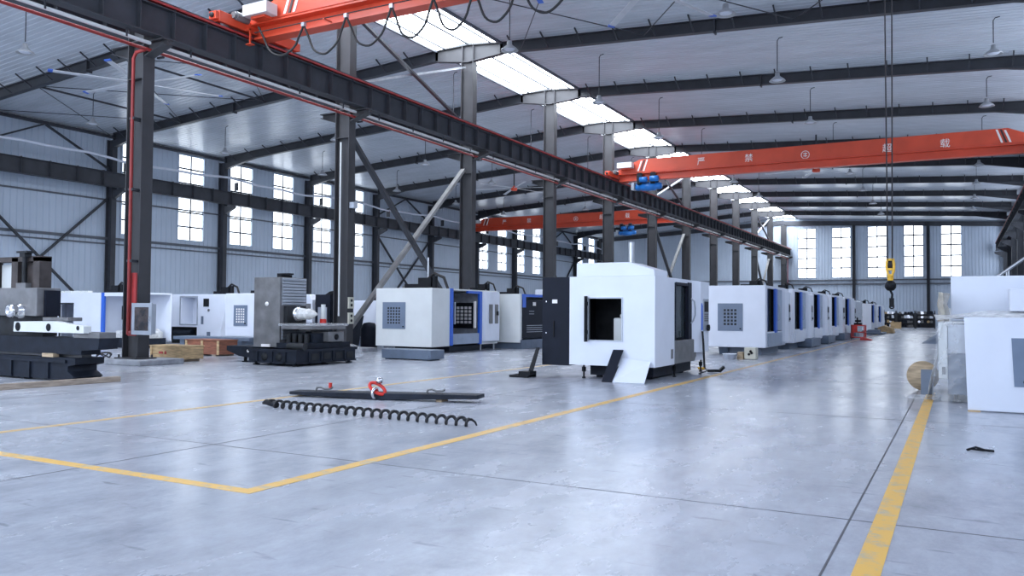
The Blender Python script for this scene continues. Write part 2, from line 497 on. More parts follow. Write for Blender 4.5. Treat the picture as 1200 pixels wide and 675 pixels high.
# --- trims: sill girts, eave beams, wall columns' rails
tn = [0]
def trim(mb, m):
    tn[0] += 1
    return tag(mb.build('trim_%d' % tn[0], m), kind='structure')
trim(MB().box(XL, XL+.12, YN, YF, 5.28, 5.42), M['girt'])
trim(MB().box(XL, XL+.10, YN, YF, 5.02, 5.09), M['girt'])
trim(MB().box(XL, XL+.10, YN, YF, 7.50, 7.58), M['girt'])
trim(MB().box(XL+.02, XL+.26, YN, YF, 11.06, 11.20), M['steel'])
trim(MB().box(XA+.4, XR, YF+.15, YF+.34, 5.22, 5.36), M['girt'])
trim(MB().box(XA+.4, XR, YF+.15, YF+.34, 4.75, 4.9), M['girt'])
trim(MB().box(XL, XA-.4, YF+.15, YF+.34, 5.22, 5.36), M['girt'])
trim(MB().bar((XA, YF+.2, 12.2), (XR, YF+.2, 11.1), .2, .5), M['steel'])
trim(MB().bar((XL, YF+.2, 10.9), (XA, YF+.2, 12.3), .2, .5), M['steel'])
trim(MB().box(XR-.26, XR-.02, YN, YF, 10.98, 11.1), M['steel'])
trim(MB().box(XR-.1, XR, YN, YF, 5.28, 5.42), M['girt'])

# --------------------------------------------------------------- steel frame
NEARROW = 'of the middle row of steel columns'
def hcol(mb, x, y, z0, z1, d=.6, w=.34, t=.03):
    mb.box(x-d/2, x-d/2+t, y-w/2, y+w/2, z0, z1); mb.box(x+d/2-t, x+d/2, y-w/2, y+w/2, z0, z1)
    mb.box(x-d/2+t, x+d/2-t, y-.012, y+.012, z0, z1)
VIS_A = range(0, 12)
for n in VIS_A:
    y = FY(n)
    top = 12.04 if n < 11 else 11.9
    e = empty('steel_column', (XA, y, 0), '%s grey steel column from the front in the middle row under the rooflight' % ORD[n], 'column', 'middle row columns', 'thing')
    mb = MB(); hcol(mb, XA, y, .16, top)
    for zz in (7.25, 8.2):
        mb.box(XA-.27, XA+.27, y-.16, y+.16, zz, zz+.025)
    mb.build('shaft', M['steel_col'], e)
    pl = MB().box(XA-.42, XA+.42, y-.3, y+.3, .135, .17)
    for sx in (-.34, .34):
        for sy in (-.22, .22): pl.cyl((XA+sx, y+sy, .16), (XA+sx, y+sy, .24), .025, n=8)
    pl.build('base_plate', M['steel_col'], e)
    for sg in (-1, 1):
        br = MB()
        x0, x1 = XA+sg*.3, XA+sg*1.0
        br.prism([(x0, 8.14), (x1, 8.14), (x1, 8.04), (x0, 7.82)], 'y', y-.015, y+.015)
        br.box(min(x0,x1), max(x0,x1), y-.16, y+.16, 8.14, 8.17)
        br.prism([(x0, 7.80), (x1, 8.02), (x1, 8.05), (x0, 7.83)], 'y', y-.14, y+.14)
        br.build('bracket', M['steel_col'], e)
for n in range(0, 12):
    y = FY(n)
    thing('column_plinth', MB().box(XA-.95, XA+.9, y-.55, y+.75, 0, .135), M['conc'],
          'low concrete plinth under the %s steel column of the middle row' % ORD[n], 'plinth', 'column plinths', bevel=.02)
for n in range(0, 12):
    y = FY(n)
    if n == 11: y -= .3
    mb = MB(); hcol(mb, XW+.05, y, 0, zr(XW)+.1, .5, .3)
    o = thing('wall_column', mb, M['steel'], '%s dark steel column from the front standing against the left ribbed wall' % ORD[n], 'column', 'left wall columns', 'thing')
    MB().prism([(XW+.3, 8.08), (XW+1.15, 8.08), (XW+1.15, 7.92), (XW+.3, 7.55)], 'y', y-.1, y+.1).build('bracket', M['steel'], o)
for n in range(4, 12):
    y = FY(n)
    if n == 11: y -= .3
    mb = MB(); hcol(mb, 4.45, y, 0, zr(4.45)+.1, .6, .34)
    mb.prism([(4.15, 8.12), (3.35, 8.12), (3.35, 7.95), (4.15, 7.5)], 'y', y-.1, y+.1)
    thing('wall_column', mb, M['steel'], '%s dark steel column from the far wall along the right-hand side wall' % ORD[11-n], 'column', 'right wall columns', 'thing')
for x, t in ((-10.62, 'left'), (-2.97, 'right')):
    mb = MB(); hcol(mb, x, YF+.12, 0, 11.7, .3, .4)
    thing('wind_column', mb, M['steel'], 'dark steel wind column between the far wall windows, %s one of the two' % t, 'column', 'far wall columns', 'thing')

# rafters with fly braces
def rafter(n, side):
    y = FY(n)
    if side == 'L': xa, xb = XW+.3, XA-SKW
    else: xa, xb = XA+SKW, 4.15
    where = 'left-hand bay' if side == 'L' else 'right-hand bay'
    lab = '%s dark steel roof rafter from the far end, spanning the %s' % (ORD[11-n], where)
    e = empty('roof_rafter', ((xa+xb)/2, y, zr((xa+xb)/2)), lab, 'rafter', 'rafters of the '+where, 'thing')
    mb = MB(); H = DK - .01
    up = Vector((xa-xb, 0, zr(xa)-zr(xb)))
    mb.ibeam((xa, y, zr(xa)+H/2), (xb, y, zr(xb)+H/2), .26, H, .025, .014)
    for x in (xa, xb): mb.box(x-.02, x+.02, y-.14, y+.14, zr(x), zr(x)+H)
    xm = (xa+xb)/2 - 1.5
    for x in (xm,):
        mb.box(x-.03, x+.03, y-.14, y+.14, zr(x)-.08, zr(x)+H)
    # tapered haunch at the eave
    if side == 'L': mb.prism([(xa, zr(xa)), (xa+2.6, zr(xa+2.6)), (xa, zr(xa)-.35)], 'y', y-.12, y+.12)
    else: mb.prism([(xb, zr(xb)), (xb-2.6, zr(xb-2.6)), (xb, zr(xb)-.3)], 'y', y-.12, y+.12)
    mb.build('beam', M['steel_dk'], e)
    step = 1.5
    x = xa + (1.0 if side == 'L' else .7)
    first = None
    while x < xb - .4:
        z = zr(x)
        if first is None:
            fb = MB().bar((x, y-.12, z+.04), (x, y-.85, z+DK-.02), .05, .05)
            first = fb.build('fly_brace', M['steel_dk'], e); fx, fz = x, z
        else:
            c = first.copy(); COL.objects.link(c); c.parent = e
            c.location = Vector(first.location) + Vector((x-fx, 0, z-fz))
        x += step
for n in range(1, 11): rafter(n, 'L')
for n in range(1, 11): rafter(n, 'R')
# pale ridge segments over the middle columns
for n in range(1, 11):
    y = FY(n); mb = MB()
    for sg in (-1, 1):
        xe = XA+sg*SKW
        mb.prism([(XA, 12.05), (xe, zr(xe)-.02), (xe, zr(xe)+DK-.02), (XA, RZ-.1)], 'y', y-.008, y+.008)
        mb.bar((XA, y, 12.05), (xe, y, zr(xe)-.02), .26, .025)
        mb.bar((XA, y, RZ-.1), (xe, y, zr(xe)+DK-.02), .26, .025)
        mb.box(xe-.02, xe+.02, y-.14, y+.14, zr(xe), zr(xe)+DK)
        mb.box(XA+sg*.27-.012, XA+sg*.27+.012, y-.13, y+.13, 12.06, RZ-.1)
    thing('ridge_beam', mb, M['steel_col'], '%s steel ridge beam from the far end, under the rooflight on its middle-row column' % ORD[11-n], 'beam', 'ridge beams', 'thing')

# crane runway girders
def girder(x, y0, y1, zt, h, label, rail=True, stiff=1.0):
    e = empty('crane_runway_girder', (x, (y0+y1)/2, zt-h), label, 'crane girder', None, 'thing')
    mb = MB()
    mb.ibeam((x, y0, zt-h/2-.05), (x, y1, zt-h/2-.05), .36, h-.1, .025, .014)
    mb.build('beam', M['steel'], e)
    if rail:
        MB().box(x-.19, x+.19, y0, y1, zt-.05, zt-.0).build('top_flange', M['rail_red'], e)
        MB().box(x-.035, x+.035, y0, y1, zt, zt+.1).build('rail', M['steel_dk'], e)
    y = y0 + .3
    f = None
    while y < y1:
        if f is None:
            f = MB().box(x-.17, x+.17, y-.008, y+.008, zt-h+.03, zt-.06).build('stiffener', M['steel'], e); fy = y
        else:
            c = f.copy(); COL.objects.link(c); c.parent = e; c.location = Vector(f.location)+Vector((0, y-fy, 0))
        y += stiff
    return e
girder(XA+.72, YN+1, YF+.2, 9.08, .86, 'long dark crane girder with red top flange on the near side of the middle columns')
girder(XA-.72, YN+1, YF-.2, 9.08, .62, 'dark crane girder on the far side of the middle columns, seen beneath the red-topped one', True, 1.3)
girder(XW+.95, YN+1, YF-.4, 9.02, .92, 'dark crane girder running along the left wall across the windows', False, 1.5)
girder(3.6, Y1+3*BAY, YF-.2, 9.08, .86, 'dark crane girder along the right wall at the far end', True, 2.0)
# diagonal bracing
def brace(p, q, w, lab, mt='steel', group=None, hh=None):
    mb = MB().bar(p, q, w, hh or w*.6)
    return thing('diagonal_brace', mb, M[mt], lab, 'brace', group, 'thing')
LOC = {1: 'nearest', 5: 'middle', 9: 'farthest'}
for n in (1, 5, 9):
    ya, yb = FY(n), FY(n+1)
    L = LOC[n]
    brace((XA+.05, ya+.2, 7.4), (XA+.05, yb-.2, .5), .2, 'dark lower diagonal strut falling away from the camera, %s braced bay of the middle row' % L, 'steel_dk', 'middle row braces')
    brace((XA-.12, ya+.2, .5), (XA-.12, yb-.2, 7.4), .2, 'pale lower diagonal strut rising away from the camera, %s braced bay of the middle row' % L, 'brace_pale', 'middle row braces')
    brace((XA+.05, ya+.2, 11.7), (XA+.05, yb-.2, 9.2), .14, 'dark upper diagonal between rooflight and crane girder, %s braced bay of the middle row' % L, 'steel_dk', 'middle row braces')
    brace((XA-.1, ya+.2, 9.2), (XA-.1, yb-.2, 11.8), .14, 'shiny upper diagonal tube between crane girder and rooflight, %s braced bay' % L, 'galv', 'middle row braces')
for n in (1, 5, 9):
    ya, yb = FY(n), FY(n+1); L = LOC[n]; ym = (ya+yb)/2
    brace((XW+.05, ya+.1, 7.6), (XW+.05, yb-.1, .4), .16, 'dark wall diagonal falling away from the camera, %s braced bay of the left wall' % L, 'steel_dk', 'left wall braces')
    brace((XW-.1, ya+.1, .4), (XW-.1, yb-.1, 7.6), .16, 'dark wall diagonal rising away from the camera, %s braced bay of the left wall' % L, 'steel_dk', 'left wall braces')
    brace((XW+.05, ya+.1, 9.2), (XW+.05, ym, 11.0), .14, 'short strut above the wall crane girder, near leg of peak, %s braced bay' % L, 'steel_dk', 'left wall braces')
    brace((XW+.05, ym+.15, 11.0), (XW+.05, yb-.1, 9.2), .14, 'short strut above the wall crane girder, far leg of peak, %s braced bay' % L, 'steel_dk', 'left wall braces')
# roof bracing rods
def rod(p, q, lab, r=.02, nm='roof_tie_rod'):
    return thing(nm, MB().cyl(p, q, r, n=6), M['steel_dk'], lab, 'tie rod', 'roof tie rods', 'thing')
def rz(x): return zr(x)+.12
for i, (x0, x1) in enumerate(((XW+.4, -36.2), (-36.2, -30.2), (-30.2, -24.4))):
    w1 = ['next to the left wall', 'middle of the left-hand bay', 'inner part of the left-hand bay'][i]
    rod((x0, FY(1)+.1, rz(x0)), (x1, FY(2)-.1, rz(x1)), 'thin roof tie rod leading inward, nearest braced bay, %s' % w1)
    rod((x1, FY(1)+.1, rz(x1)), (x0, FY(2)-.1, rz(x0)), 'thin roof tie rod leading outward, nearest braced bay, %s' % w1)
for i, x in enumerate((-36.2, -30.2, -24.4)):
    w1 = ['outermost', 'middle', 'innermost'][i]
    thing('roof_strut', MB().cyl((x, FY(1)+.1, rz(x)), (x, FY(2)-.1, rz(x)), .05, n=8), M['steel_dk'], 'round roof strut between rafters, %s of the three in the left-hand bay' % w1, 'strut', 'roof struts', 'thing')
for i, (x0, x1) in enumerate(((-15.8, -10.5), (-10.5, -5), (-5, .5))):
    w1 = ['left', 'middle', 'right'][i]
    rod((x0, FY(1)+.1, rz(x0)), (x1, FY(2)-.1, rz(x1)), 'thin roof tie rod over the near crane, %s of the right-hand bay, sloping right' % w1)
    rod((x1, FY(1)+.1, rz(x1)), (x0, FY(2)-.1, rz(x0)), 'thin roof tie rod over the near crane, %s of the right-hand bay, sloping left' % w1)

# --------------------------------------------------------- pipes and busbars
zp = 7.92
mb = MB().cyl((XA+.5, YN+1, zp), (XA+.5, FY(11)-.25, zp), .042, n=10)
mb.cyl((XA+.5, FY(11)-.25, zp), (XA+.5, FY(11)-.25, .2), .05, n=10)
e = empty('sprinkler_pipe', (XA+.5, 45, 0), 'long red water pipe slung beneath the crane girder along the middle columns', 'pipe')
mb.build('main', M['pipe_red'], e)
for n in range(0, 11):
    yy = FY(n)+.25
    MB().box(XA+.31, XA+.53, yy-.03, yy+.03, zp-.1, zp-.055).build('clamp', M['steel_dk'], e)
# dropper to the hydrant box on the first column
e2 = empty('fire_riser', (XA+.34, Y1-.32, 0), 'red vertical water pipe dropping down the first middle column to the fire cabinet', 'pipe')
xr, yr = XA+.10, Y1-.30
MB().tube([(XA+.5, yr+.02, zp-.03), (xr+.1, yr, zp-.06), (xr, yr, zp-.2), (xr, yr, .75)], .042, 10).build('riser', M['pipe_red'], e2)
for z in (2.6, 4.4, 6.2): MB().box(xr-.09, xr+.09, yr-.02, yr+.28, z-.03, z+.03).build('clamp', M['steel_dk'], e2)
MB().box(XA+.0, XA+.28, Y1-.24, Y1-.20, .72, 2.30).build('back_plate', M['rail_red'], e2)
MB().lathe([(.01,0),(.05,.0),(.05,.03),(.03,.04),(.03,.10),(0,.10)], (XA+.2, Y1-.34, .8), 14, 'y').build('valve', M['pipe_red'], e2)
e3 = empty('fire_cabinet', (XA+.8, Y1-.3, .75), 'grey metal fire hose cabinet with dark glass door on the first middle column', 'fire cabinet')
x0, x1, y0, y1, z0, z1 = XA+.40, XA+1.10, Y1-.42, Y1-.27, .78, 1.52
MB().box(x0, x1, y0+.03, y1, z0, z1).build('case', M['alu'], e3, bevel=.01)
fr = MB(); fr.box(x0-.02, x0+.09, y0, y0+.03, z0-.02, z1+.02); fr.box(x1-.09, x1+.02, y0, y0+.03, z0-.02, z1+.02)
fr.box(x0+.09, x1-.09, y0, y0+.03, z0-.02, z0+.08); fr.box(x0+.09, x1-.09, y0, y0+.03, z1-.08, z1+.02)
d = fr.build('door_frame', M['alu'], e3)
MB().box(x0+.09, x1-.09, y0+.012, y0+.022, z0+.08, z1-.08).build('glass', M['cabglass'], d)
MB().box(x1-.06, x1-.03, y0-.02, y0, 1.1, 1.22).build('handle', M['chrome'], d)

# pale busbar under the near girder: one length per bay between columns
xb = XA+.62
for n in range(-1, 11):
    ya, yb = FY(n)+.28, FY(n+1)-.22
    e = empty('busbar_conduit', (xb, (ya+yb)/2, 8.1), 'pale busbar rail hung under the crane girder, %s length from the far end' % ORD[10-n], 'busbar', 'busbar lengths')
    MB().box(xb-.035, xb+.035, ya, yb, 8.02, 8.09).build('rail', M['white_warm'], e)
    for k in range(4):
        y = ya + .7 + k*(yb-ya-1.4)/3
        MB().box(xb+.04, xb+.06, y-.02, y+.02, 8.02, 8.30).build('hanger', M['steel'], e)
# the sagging white conduit above the left crane girder
pts = []
n = 90
for i in range(n+1):
    y = YN+2 + (YF-3-YN-2)*i/n
    pts.append((XW+1.35, y, 9.62 + .09*math.sin(y*.55) + .05*math.sin(y*1.37+1)))
e = empty('wall_conduit', (XW+1.35, 45, 9.5), 'white sagging conduit running above the left wall crane girder', 'conduit')
MB().tube(pts, .07, 8).build('tube', M['white'], e)
for n_ in range(1, 11):
    MB().box(XW+1.1, XW+1.4, FY(n_)-.03, FY(n_)+.03, 9.02, 9.54).build('hanger', M['steel'], e)

# ------------------------------------------------------------ pendant lamps
def make_lamp(x, y, z):
    e = empty('pendant_lamp', (x, y, z))
    zt = zr(x)+DK
    MB().lathe([(.02,.34),(.08,.33),(.09,.20),(.12,.17),(.26,.06),(.31,.0),(.28,.005),(.1,.11),(0,.12)], (x,y,z), 18).build('lamp_shade', M['lampw'], e, recalc=True)
    MB().lathe([(.0,.03),(.16,.04),(.2,.07),(.1,.12)], (x,y,z-.02), 14).build('diffuser', M['white'], e)
    MB().tube([(x,y,z+.4), (x,y,zt-.16), (x+.06,y,zt-.07), (x+.2,y,zt-.05)], .018, 6).build('rod', M['steel'], e)
    return e
rows = [(-36.0,'row nearest the left wall', (1,2,3,4,5,6)), (-28.0,'row along the middle of the left-hand bay', (0,2,3,4,5,6)), (-20.9,'row just left of the middle columns', (2,3,4,5)),
        (-13.5,'row just right of the middle columns', (1,2,3,4,5,6)), (-6.1,'row along the middle of the right-hand bay', (1,2,3,4,5,6,7,8)), (1.1,'row nearest the right wall', (2,3,4,5,6,7,8))]
for x, lab, ns in rows:
    for k, n in enumerate(ns):
        e = make_lamp(x, FY(n)+(10.8 if False else 2.7), 10.35 if x > XA else 10.1)
        tag(e, 'grey bell-shaped pendant lamp, %s from the front, %s' % (ORD[k], lab), 'lamp', 'pendant lamps')

# ------------------------------------------------------------- ceiling fans
def make_fan(x, y, z, a0, lab, hubm, tip):
    e = empty('ceiling_fan', (x, y, z), lab, 'ceiling fan', 'ceiling fans')
    MB().lathe([(0,-.12),(.2,-.1),(.24,0),(.2,.14),(.08,.2),(.05,.24)], (x,y,z), 18).build('hub', M[hubm], e)
    MB().cyl((x,y,z+.2), (x,y,zr(x)+DK), .05, n=10).build('down_rod', M['steel'], e)
    for k in range(6):
        a = a0 + k*2*math.pi/6
        c, s = math.cos(a), math.sin(a)
        def P(r, t, dz): return (x+c*r-s*t, y+s*r+c*t, z+.06+dz)
        mb = MB()
        R0, R1 = .22, 2.95
        vs = [P(R0,-.08,0), P(R0,.1,.03), P(R1,.1,.0), P(R1,-.08,-.03)]
        vs += [(v[0], v[1], v[2]+.025) for v in vs]
        mb.add(vs, [(0,1,2,3),(7,6,5,4),(0,4,5,1),(1,5,6,2),(2,6,7,3),(3,7,4,0)])
        bl = mb.build('blade', M['fan'], e)
        tp = MB(); vs = [P(R1,-.09,-.035), P(R1,.11,-.0), P(R1+.16,.11,-.0), P(R1+.16,-.09,-.035)]
        vs += [(v[0], v[1], v[2]+.035) for v in vs]
        tp.add(vs, [(0,1,2,3),(7,6,5,4),(0,4,5,1),(1,5,6,2),(2,6,7,3),(3,7,4,0)])
        tp.build('tip', M[tip], bl)
make_fan(-27.7, 20.8, 10.0, math.radians(3), 'large ceiling fan with blue-tipped white blades behind the first middle column', 'steel', 'blue')
make_fan(-7.4, 21.2, 10.15, math.radians(70), 'large ceiling fan with blue-tipped blades above the near crane, hub out of frame', 'steel', 'blue')
make_fan(-27.5, 50.8, 10.0, .2, 'distant ceiling fan with red hub in the left-hand bay', 'crane', 'fan')
make_fan(-7.5, 52.0, 10.0, .9, 'distant ceiling fan with red hub just below the far crane beam', 'crane', 'fan')
# ------------------------------------------------------------------- cranes
def text_mesh(txt, size, mt, name, parent, loc, rot):
    cu = bpy.data.curves.new(name, 'FONT'); cu.body = txt; cu.size = size; cu.extrude = .004
    cu.align_x = 'CENTER'; cu.align_y = 'CENTER'
    t = bpy.data.objects.new(name, cu); COL.objects.link(t)
    dg = bpy.context.evaluated_depsgraph_get()
    me = bpy.data.meshes.new_from_object(t.evaluated_get(dg))
    bpy.data.objects.remove(t)
    me.materials.clear(); me.materials.append(mt)
    o = bpy.data.objects.new(name, me); COL.objects.link(o)
    o.parent = parent; o.location = Vector(loc) - Vector(parent.location); o.rotation_euler = rot
    return o

def end_truck(e, x, yc, zr_, half=1.5, sgn=1):
    yc = yc + .12
    mb = MB().box(x-.15, x+.15, yc-half, yc+half, zr_+.12, zr_+.42)
    mb.box(x-.13, x+.13, yc-half-.12, yc-half, zr_+.16, zr_+.38)
    mb.box(x-.13, x+.13, yc+half, yc+half+.12, zr_+.16, zr_+.38)
    t = mb.build('end_truck', M['crane'], e, bevel=.01)
    for yy in (yc-half+.28, yc+half-.28):
        MB().lathe([(.13,-.05),(.16,-.05),(.16,-.035),(.13,-.03),(.13,.03),(.16,.035),(.16,.05),(.05,.06)], (x, yy, zr_+.13), 18, 'x').build('wheel', M['castgrey'], t)
    for yy in (yc-half-.13, yc+half+.13):
        MB().lathe([(.0,-.05),(.07,-.04),(.07,.04),(0,.05)], (x, yy, zr_+.27), 12, 'y').build('buffer', M['rubber'], t)
    m = MB().cyl((x+sgn*.2, yc-half+.5, zr_+.42), (x+sgn*.2, yc-half+.95, zr_+.42), .12, n=14)
    m.cyl((x+sgn*.2, yc-half+.42, zr_+.42), (x+sgn*.2, yc-half+.5, zr_+.42), .09, n=14)
    m.build('travel_motor', M['castgrey'], t)
    return t

def crane(yc, xl, xr, zl, zr_, lab, chars, name='bridge_crane', w=.62, logo=True, box_dz=0, top=1.12):
    e = empty(name, ((xl+xr)/2, yc, zl), lab, 'overhead crane', 'bridge cranes')
    zb = max(zl, zr_)+.02; zt = zb+top
    x0, x1 = xl+.12, xr-.12
    ys, yn = yc+w/2, yc-w/2
    prof = [(x0, zb+.34), (x0, zb+.52), (x0+1.4, zt), (x1-1.4, zt), (x1, zb+.52), (x1, zb+.34)]
    MB().prism(prof, 'y', yn+.05, ys-.05).build('box_girder', M['crane'], e)
    MB().box(x0, x1, yn+.01, ys-.01, zb+.30, zb+.34).build('bottom_flange', M['crane'], e)
    MB().box(x0+.1, x1-.1, yc-.05, yc+.05, zb-.02, zb+.30).box(x0+.1, x1-.1, yc-.2, yc+.2, zb-.08, zb-.02).build('trolley_beam', M['crane'], e)
    MB().box(x0+.5, x1-.5, yn+.02, yn+.05, zb+.38, zb+.42).build('side_rib', M['crane'], e)
    end_truck(e, xl, yc, zl); end_truck(e, xr, yc, zr_, sgn=-1)
    for xs, sg in ((x0+1.3, 1), (x1-1.3, -1)):
        for k, mt in ((0, 'white_mark'), (1, 'crane_dk'), (2, 'white_mark')):
            xx = xs + sg*k*.17
            lean = .22*sg
            a, b_ = .045, zb+.44
            tpz = zb+.52+(min(xx-x0, x1-xx)-.0)/1.4*(top-.52)-.05
            tpz = min(tpz, zt-.04)
            pr = [(xx-a, b_), (xx+a, b_), (xx+a+lean, tpz), (xx-a+lean, tpz)]
            MB().prism(pr, 'y', yn+.035, yn+.052).build('stripe', M[mt], e)
    for ch, x, zc in chars:
        text_mesh(ch, .46, M['white_mark'], 'lettering', e, (x, yn+.045, zc), (math.pi/2, 0, 0))
    if logo:
        x = (x0+x1)/2
        mb = MB().torus((x, yn+.045, zb+.62), .2, .018, 'y', 24, 6)
        mb.box(x-.1, x+.1, yn+.035, yn+.05, zb+.66, zb+.70); mb.box(x-.1, x+.1, yn+.035, yn+.05, zb+.54, zb+.58)
        mb.box(x-.02, x+.02, yn+.035, yn+.05, zb+.5, zb+.74)
        mb.build('emblem', M['white_mark'], e)
    # pale electrical box on the end
    MB().box(xl+.3, xl+1.2, yn-.42, yn+.0, zb+.62+box_dz, zb+.93+box_dz).build('control_box', M['white_warm'], e, bevel=.01)
    MB().box(xl+.5, xl+1.0, yn-.3, yn+.05, zb+.55+box_dz, zb+.62+box_dz).build('box_bracket', M['crane'], e)
    return e, zb

CRZ = 9.18
c1, zb = crane(16.95, XA+.72, 3.6, 9.08, 9.08, 'near orange-red bridge crane at the top of the hall with looping cables',
    [(c, x, 9.75) for c, x in zip('严禁超载', (-11.6, -9.4, -4.4, -2.2))], box_dz=-.22)
c2, zb2 = crane(45.3, XA+.72, 3.6, 9.08, 9.08, 'far orange-red bridge crane with white lettering spanning the right-hand bay',
    [('严', -12.56, 9.80), ('禁', -9.95, 9.77), ('超', -3.12, 9.70), ('载', -.55, 9.70)])
c3, zb3 = crane(67.5, XW+.95, XA-.72, 9.02, 9.08, 'orange-red bridge crane in the left-hand bay, partly hidden behind the columns',
    [(c, x, 9.75) for c, x in zip('严禁超载', (-37.4, -34.8, -27.6, -25.2))])

def hoist(x, y, zt, lab, flip=1):
    e = empty('wire_rope_hoist', (x, y, zt-.9), lab, 'hoist', 'blue hoists')
    mb = MB()
    for dx in (-.45, .35):
        mb.box(x+dx-.14, x+dx+.14, y-.34, y-.30, zt-.62, zt+.02); mb.box(x+dx-.14, x+dx+.14, y+.30, y+.34, zt-.62, zt+.02)
        mb.box(x+dx-.1, x+dx+.1, y-.34, y+.34, zt-.62, zt-.58)
    tr = mb.build('trolley', M['cast'], e)
    for dx in (-.5, -.38, .3, .42):
        for s in (-1, 1):
            MB().cyl((x+dx, y+s*.3, zt-.02), (x+dx, y+s*.12, zt-.02), .09, n=12).build('wheel', M['castgrey'], tr)
    MB().lathe([(0,-.75),(.2,-.72),(.22,-.6),(.22,-.35),(.26,-.33),(.26,.4),(.2,.42),(.2,.7),(.16,.8),(0,.82)], (x, y-.05, zt-.72), 20, 'x').build('drum', M['blue_hoist'], e)
    mb = MB().lathe([(0,-.22),(.15,-.2),(.16,.2),(.1,.26),(0,.26)], (x-.2, y-.38, zt-.36), 16, 'x')
    mb.build('travel_motor', M['blue_hoist'], e)
    mb = MB().lathe([(0,-.24),(.16,-.22),(.17,.22),(.1,.28),(0,.28)], (x+.45, y-.38, zt-.34), 16, 'x')
    mb.build('hoist_motor', M['blue_hoist'], e)
    MB().box(x-.95, x-.78, y-.3, y+.2, zt-.9, zt-.5).build('terminal_box', M['alu'], e)
    return e
hoist(-15.7, 45.3, zb2+.28, 'blue wire rope hoist slung under the left end of the far right-bay crane')
hoist(-25.3, 67.5, zb3-.06, 'blue wire rope hoist under the left-bay crane, seen between two columns')
hoist(-1.13, 16.95, zb-.06, 'blue wire rope hoist under the near crane above the hanging hook')

# hook on its two ropes
hx, hy = -1.13, 16.95
e = empty('crane_hook', (hx, hy, 1.57), 'yellow hook block hanging on two long ropes above the aisle', 'crane hook')
for s, dx in ((-1, -.075), (1, .055)):
    MB().cyl((hx+dx*.6, hy, 2.45), (hx+dx, hy, zb-.8), .014, n=6).build('rope', M['rope'], e)
mb = MB()
for s in (-1, 1):
    for q in (-1, 1):
        mb.prism([(hx+q*.03, 2.44), (hx+q*.065, 2.44), (hx+q*.085, 2.34), (hx+q*.075, 2.2), (hx+q*.04, 2.12), (hx+q*.02, 2.12), (hx+q*.045, 2.3)], 'y', hy+s*.06-.012, hy+s*.06+.012)
    mb.box(hx-.05, hx+.05, hy+s*.06-.012, hy+s*.06+.012, 2.40, 2.44); mb.box(hx-.075, hx+.03, hy+s*.06-.014, hy+s*.06+.014, 2.22, 2.26)
mb.cyl((hx, hy, 2.03), (hx, hy, 2.13), .05, .06, 14)
mb.box(hx-.045, hx+.045, hy-.07, hy+.07, 2.11, 2.15)
mb.build('block', M['yel_hook'], e)
MB().lathe([(.0,-.045),(.08,-.045),(.065,0),(.08,.045),(0,.045)], (hx, hy, 2.33), 16, 'y').build('sheave', M['rope'], e)
MB().lathe([(0,-.1),(.06,-.085),(.095,-.04),(.10,0),(.095,.045),(.06,.085),(.03,.1),(0,.1)], (hx, hy, 1.93), 18).build('ball', M['black'], e)
mb = MB().tube([(hx, hy, 1.84), (hx+.03, hy, 1.77), (hx+.02, hy, 1.68)], .02, 8)
mb.box(hx-.02, hx+.06, hy-.03, hy+.03, 1.53, 1.70)
mb.torus((hx+.02, hy, 1.54), .035, .014, 'y', 16, 6)
mb.build('shackle', M['black'], e)

# festoon cable under the near crane
hang = [-16.95, -15.3, -13.85, -12.4, -11.15, -10.0, -8.8, -7.4]
yf = 16.42
e = empty('festoon_cable', (-12, yf, 8.9), 'black cable hanging in loops along the near crane', 'cable')
for i in range(len(hang)-1):
    a, c = hang[i], hang[i+1]
    za, zc = (9.2, 8.98) if i == 0 else (8.98, 8.98)
    pts = []
    for k in range(17):
        t = k/16
        x = a + (c-a)*t
        d = (1-(2*t-1)**2)**.62
        x += (.5-t)*abs(.5-t)*.5*(c-a)*(.6 if d > 0 else 0)
        pts.append((x, yf+.02*math.sin(k), za+(zc-za)*t - d*(.86 if i else .8)))
    MB().tube(pts, .03, 6).build('loop', M['rubber'], e)
for x in hang[1:]:
    MB().box(x-.05, x+.05, yf-.05, yf+.05, 8.95, 9.05).build('carrier', M['alu'], e)
MB().cyl((-17.1, yf, 9.06), (3.0, yf, 9.06), .015, n=6).build('track_wire', M['rope'], e)
for x in (-14.6, -9.0, -3.4, 1.8): MB().box(x-.02, x+.02, yf-.02, yf+.30, 9.03, 9.06).build('arm', M['crane'], e)
thing('collector_arm', MB().box(XA+1.0, XA+1.04, 16.5, 16.54, 8.82, 9.25).box(XA+.78, XA+1.04, 16.5, 16.56, 9.2, 9.26).box(XA+.92, XA+1.12, 16.45, 16.6, 8.79, 8.82), M['crane'],
      'orange L-shaped collector arm hanging from the near crane end truck', 'collector arm')

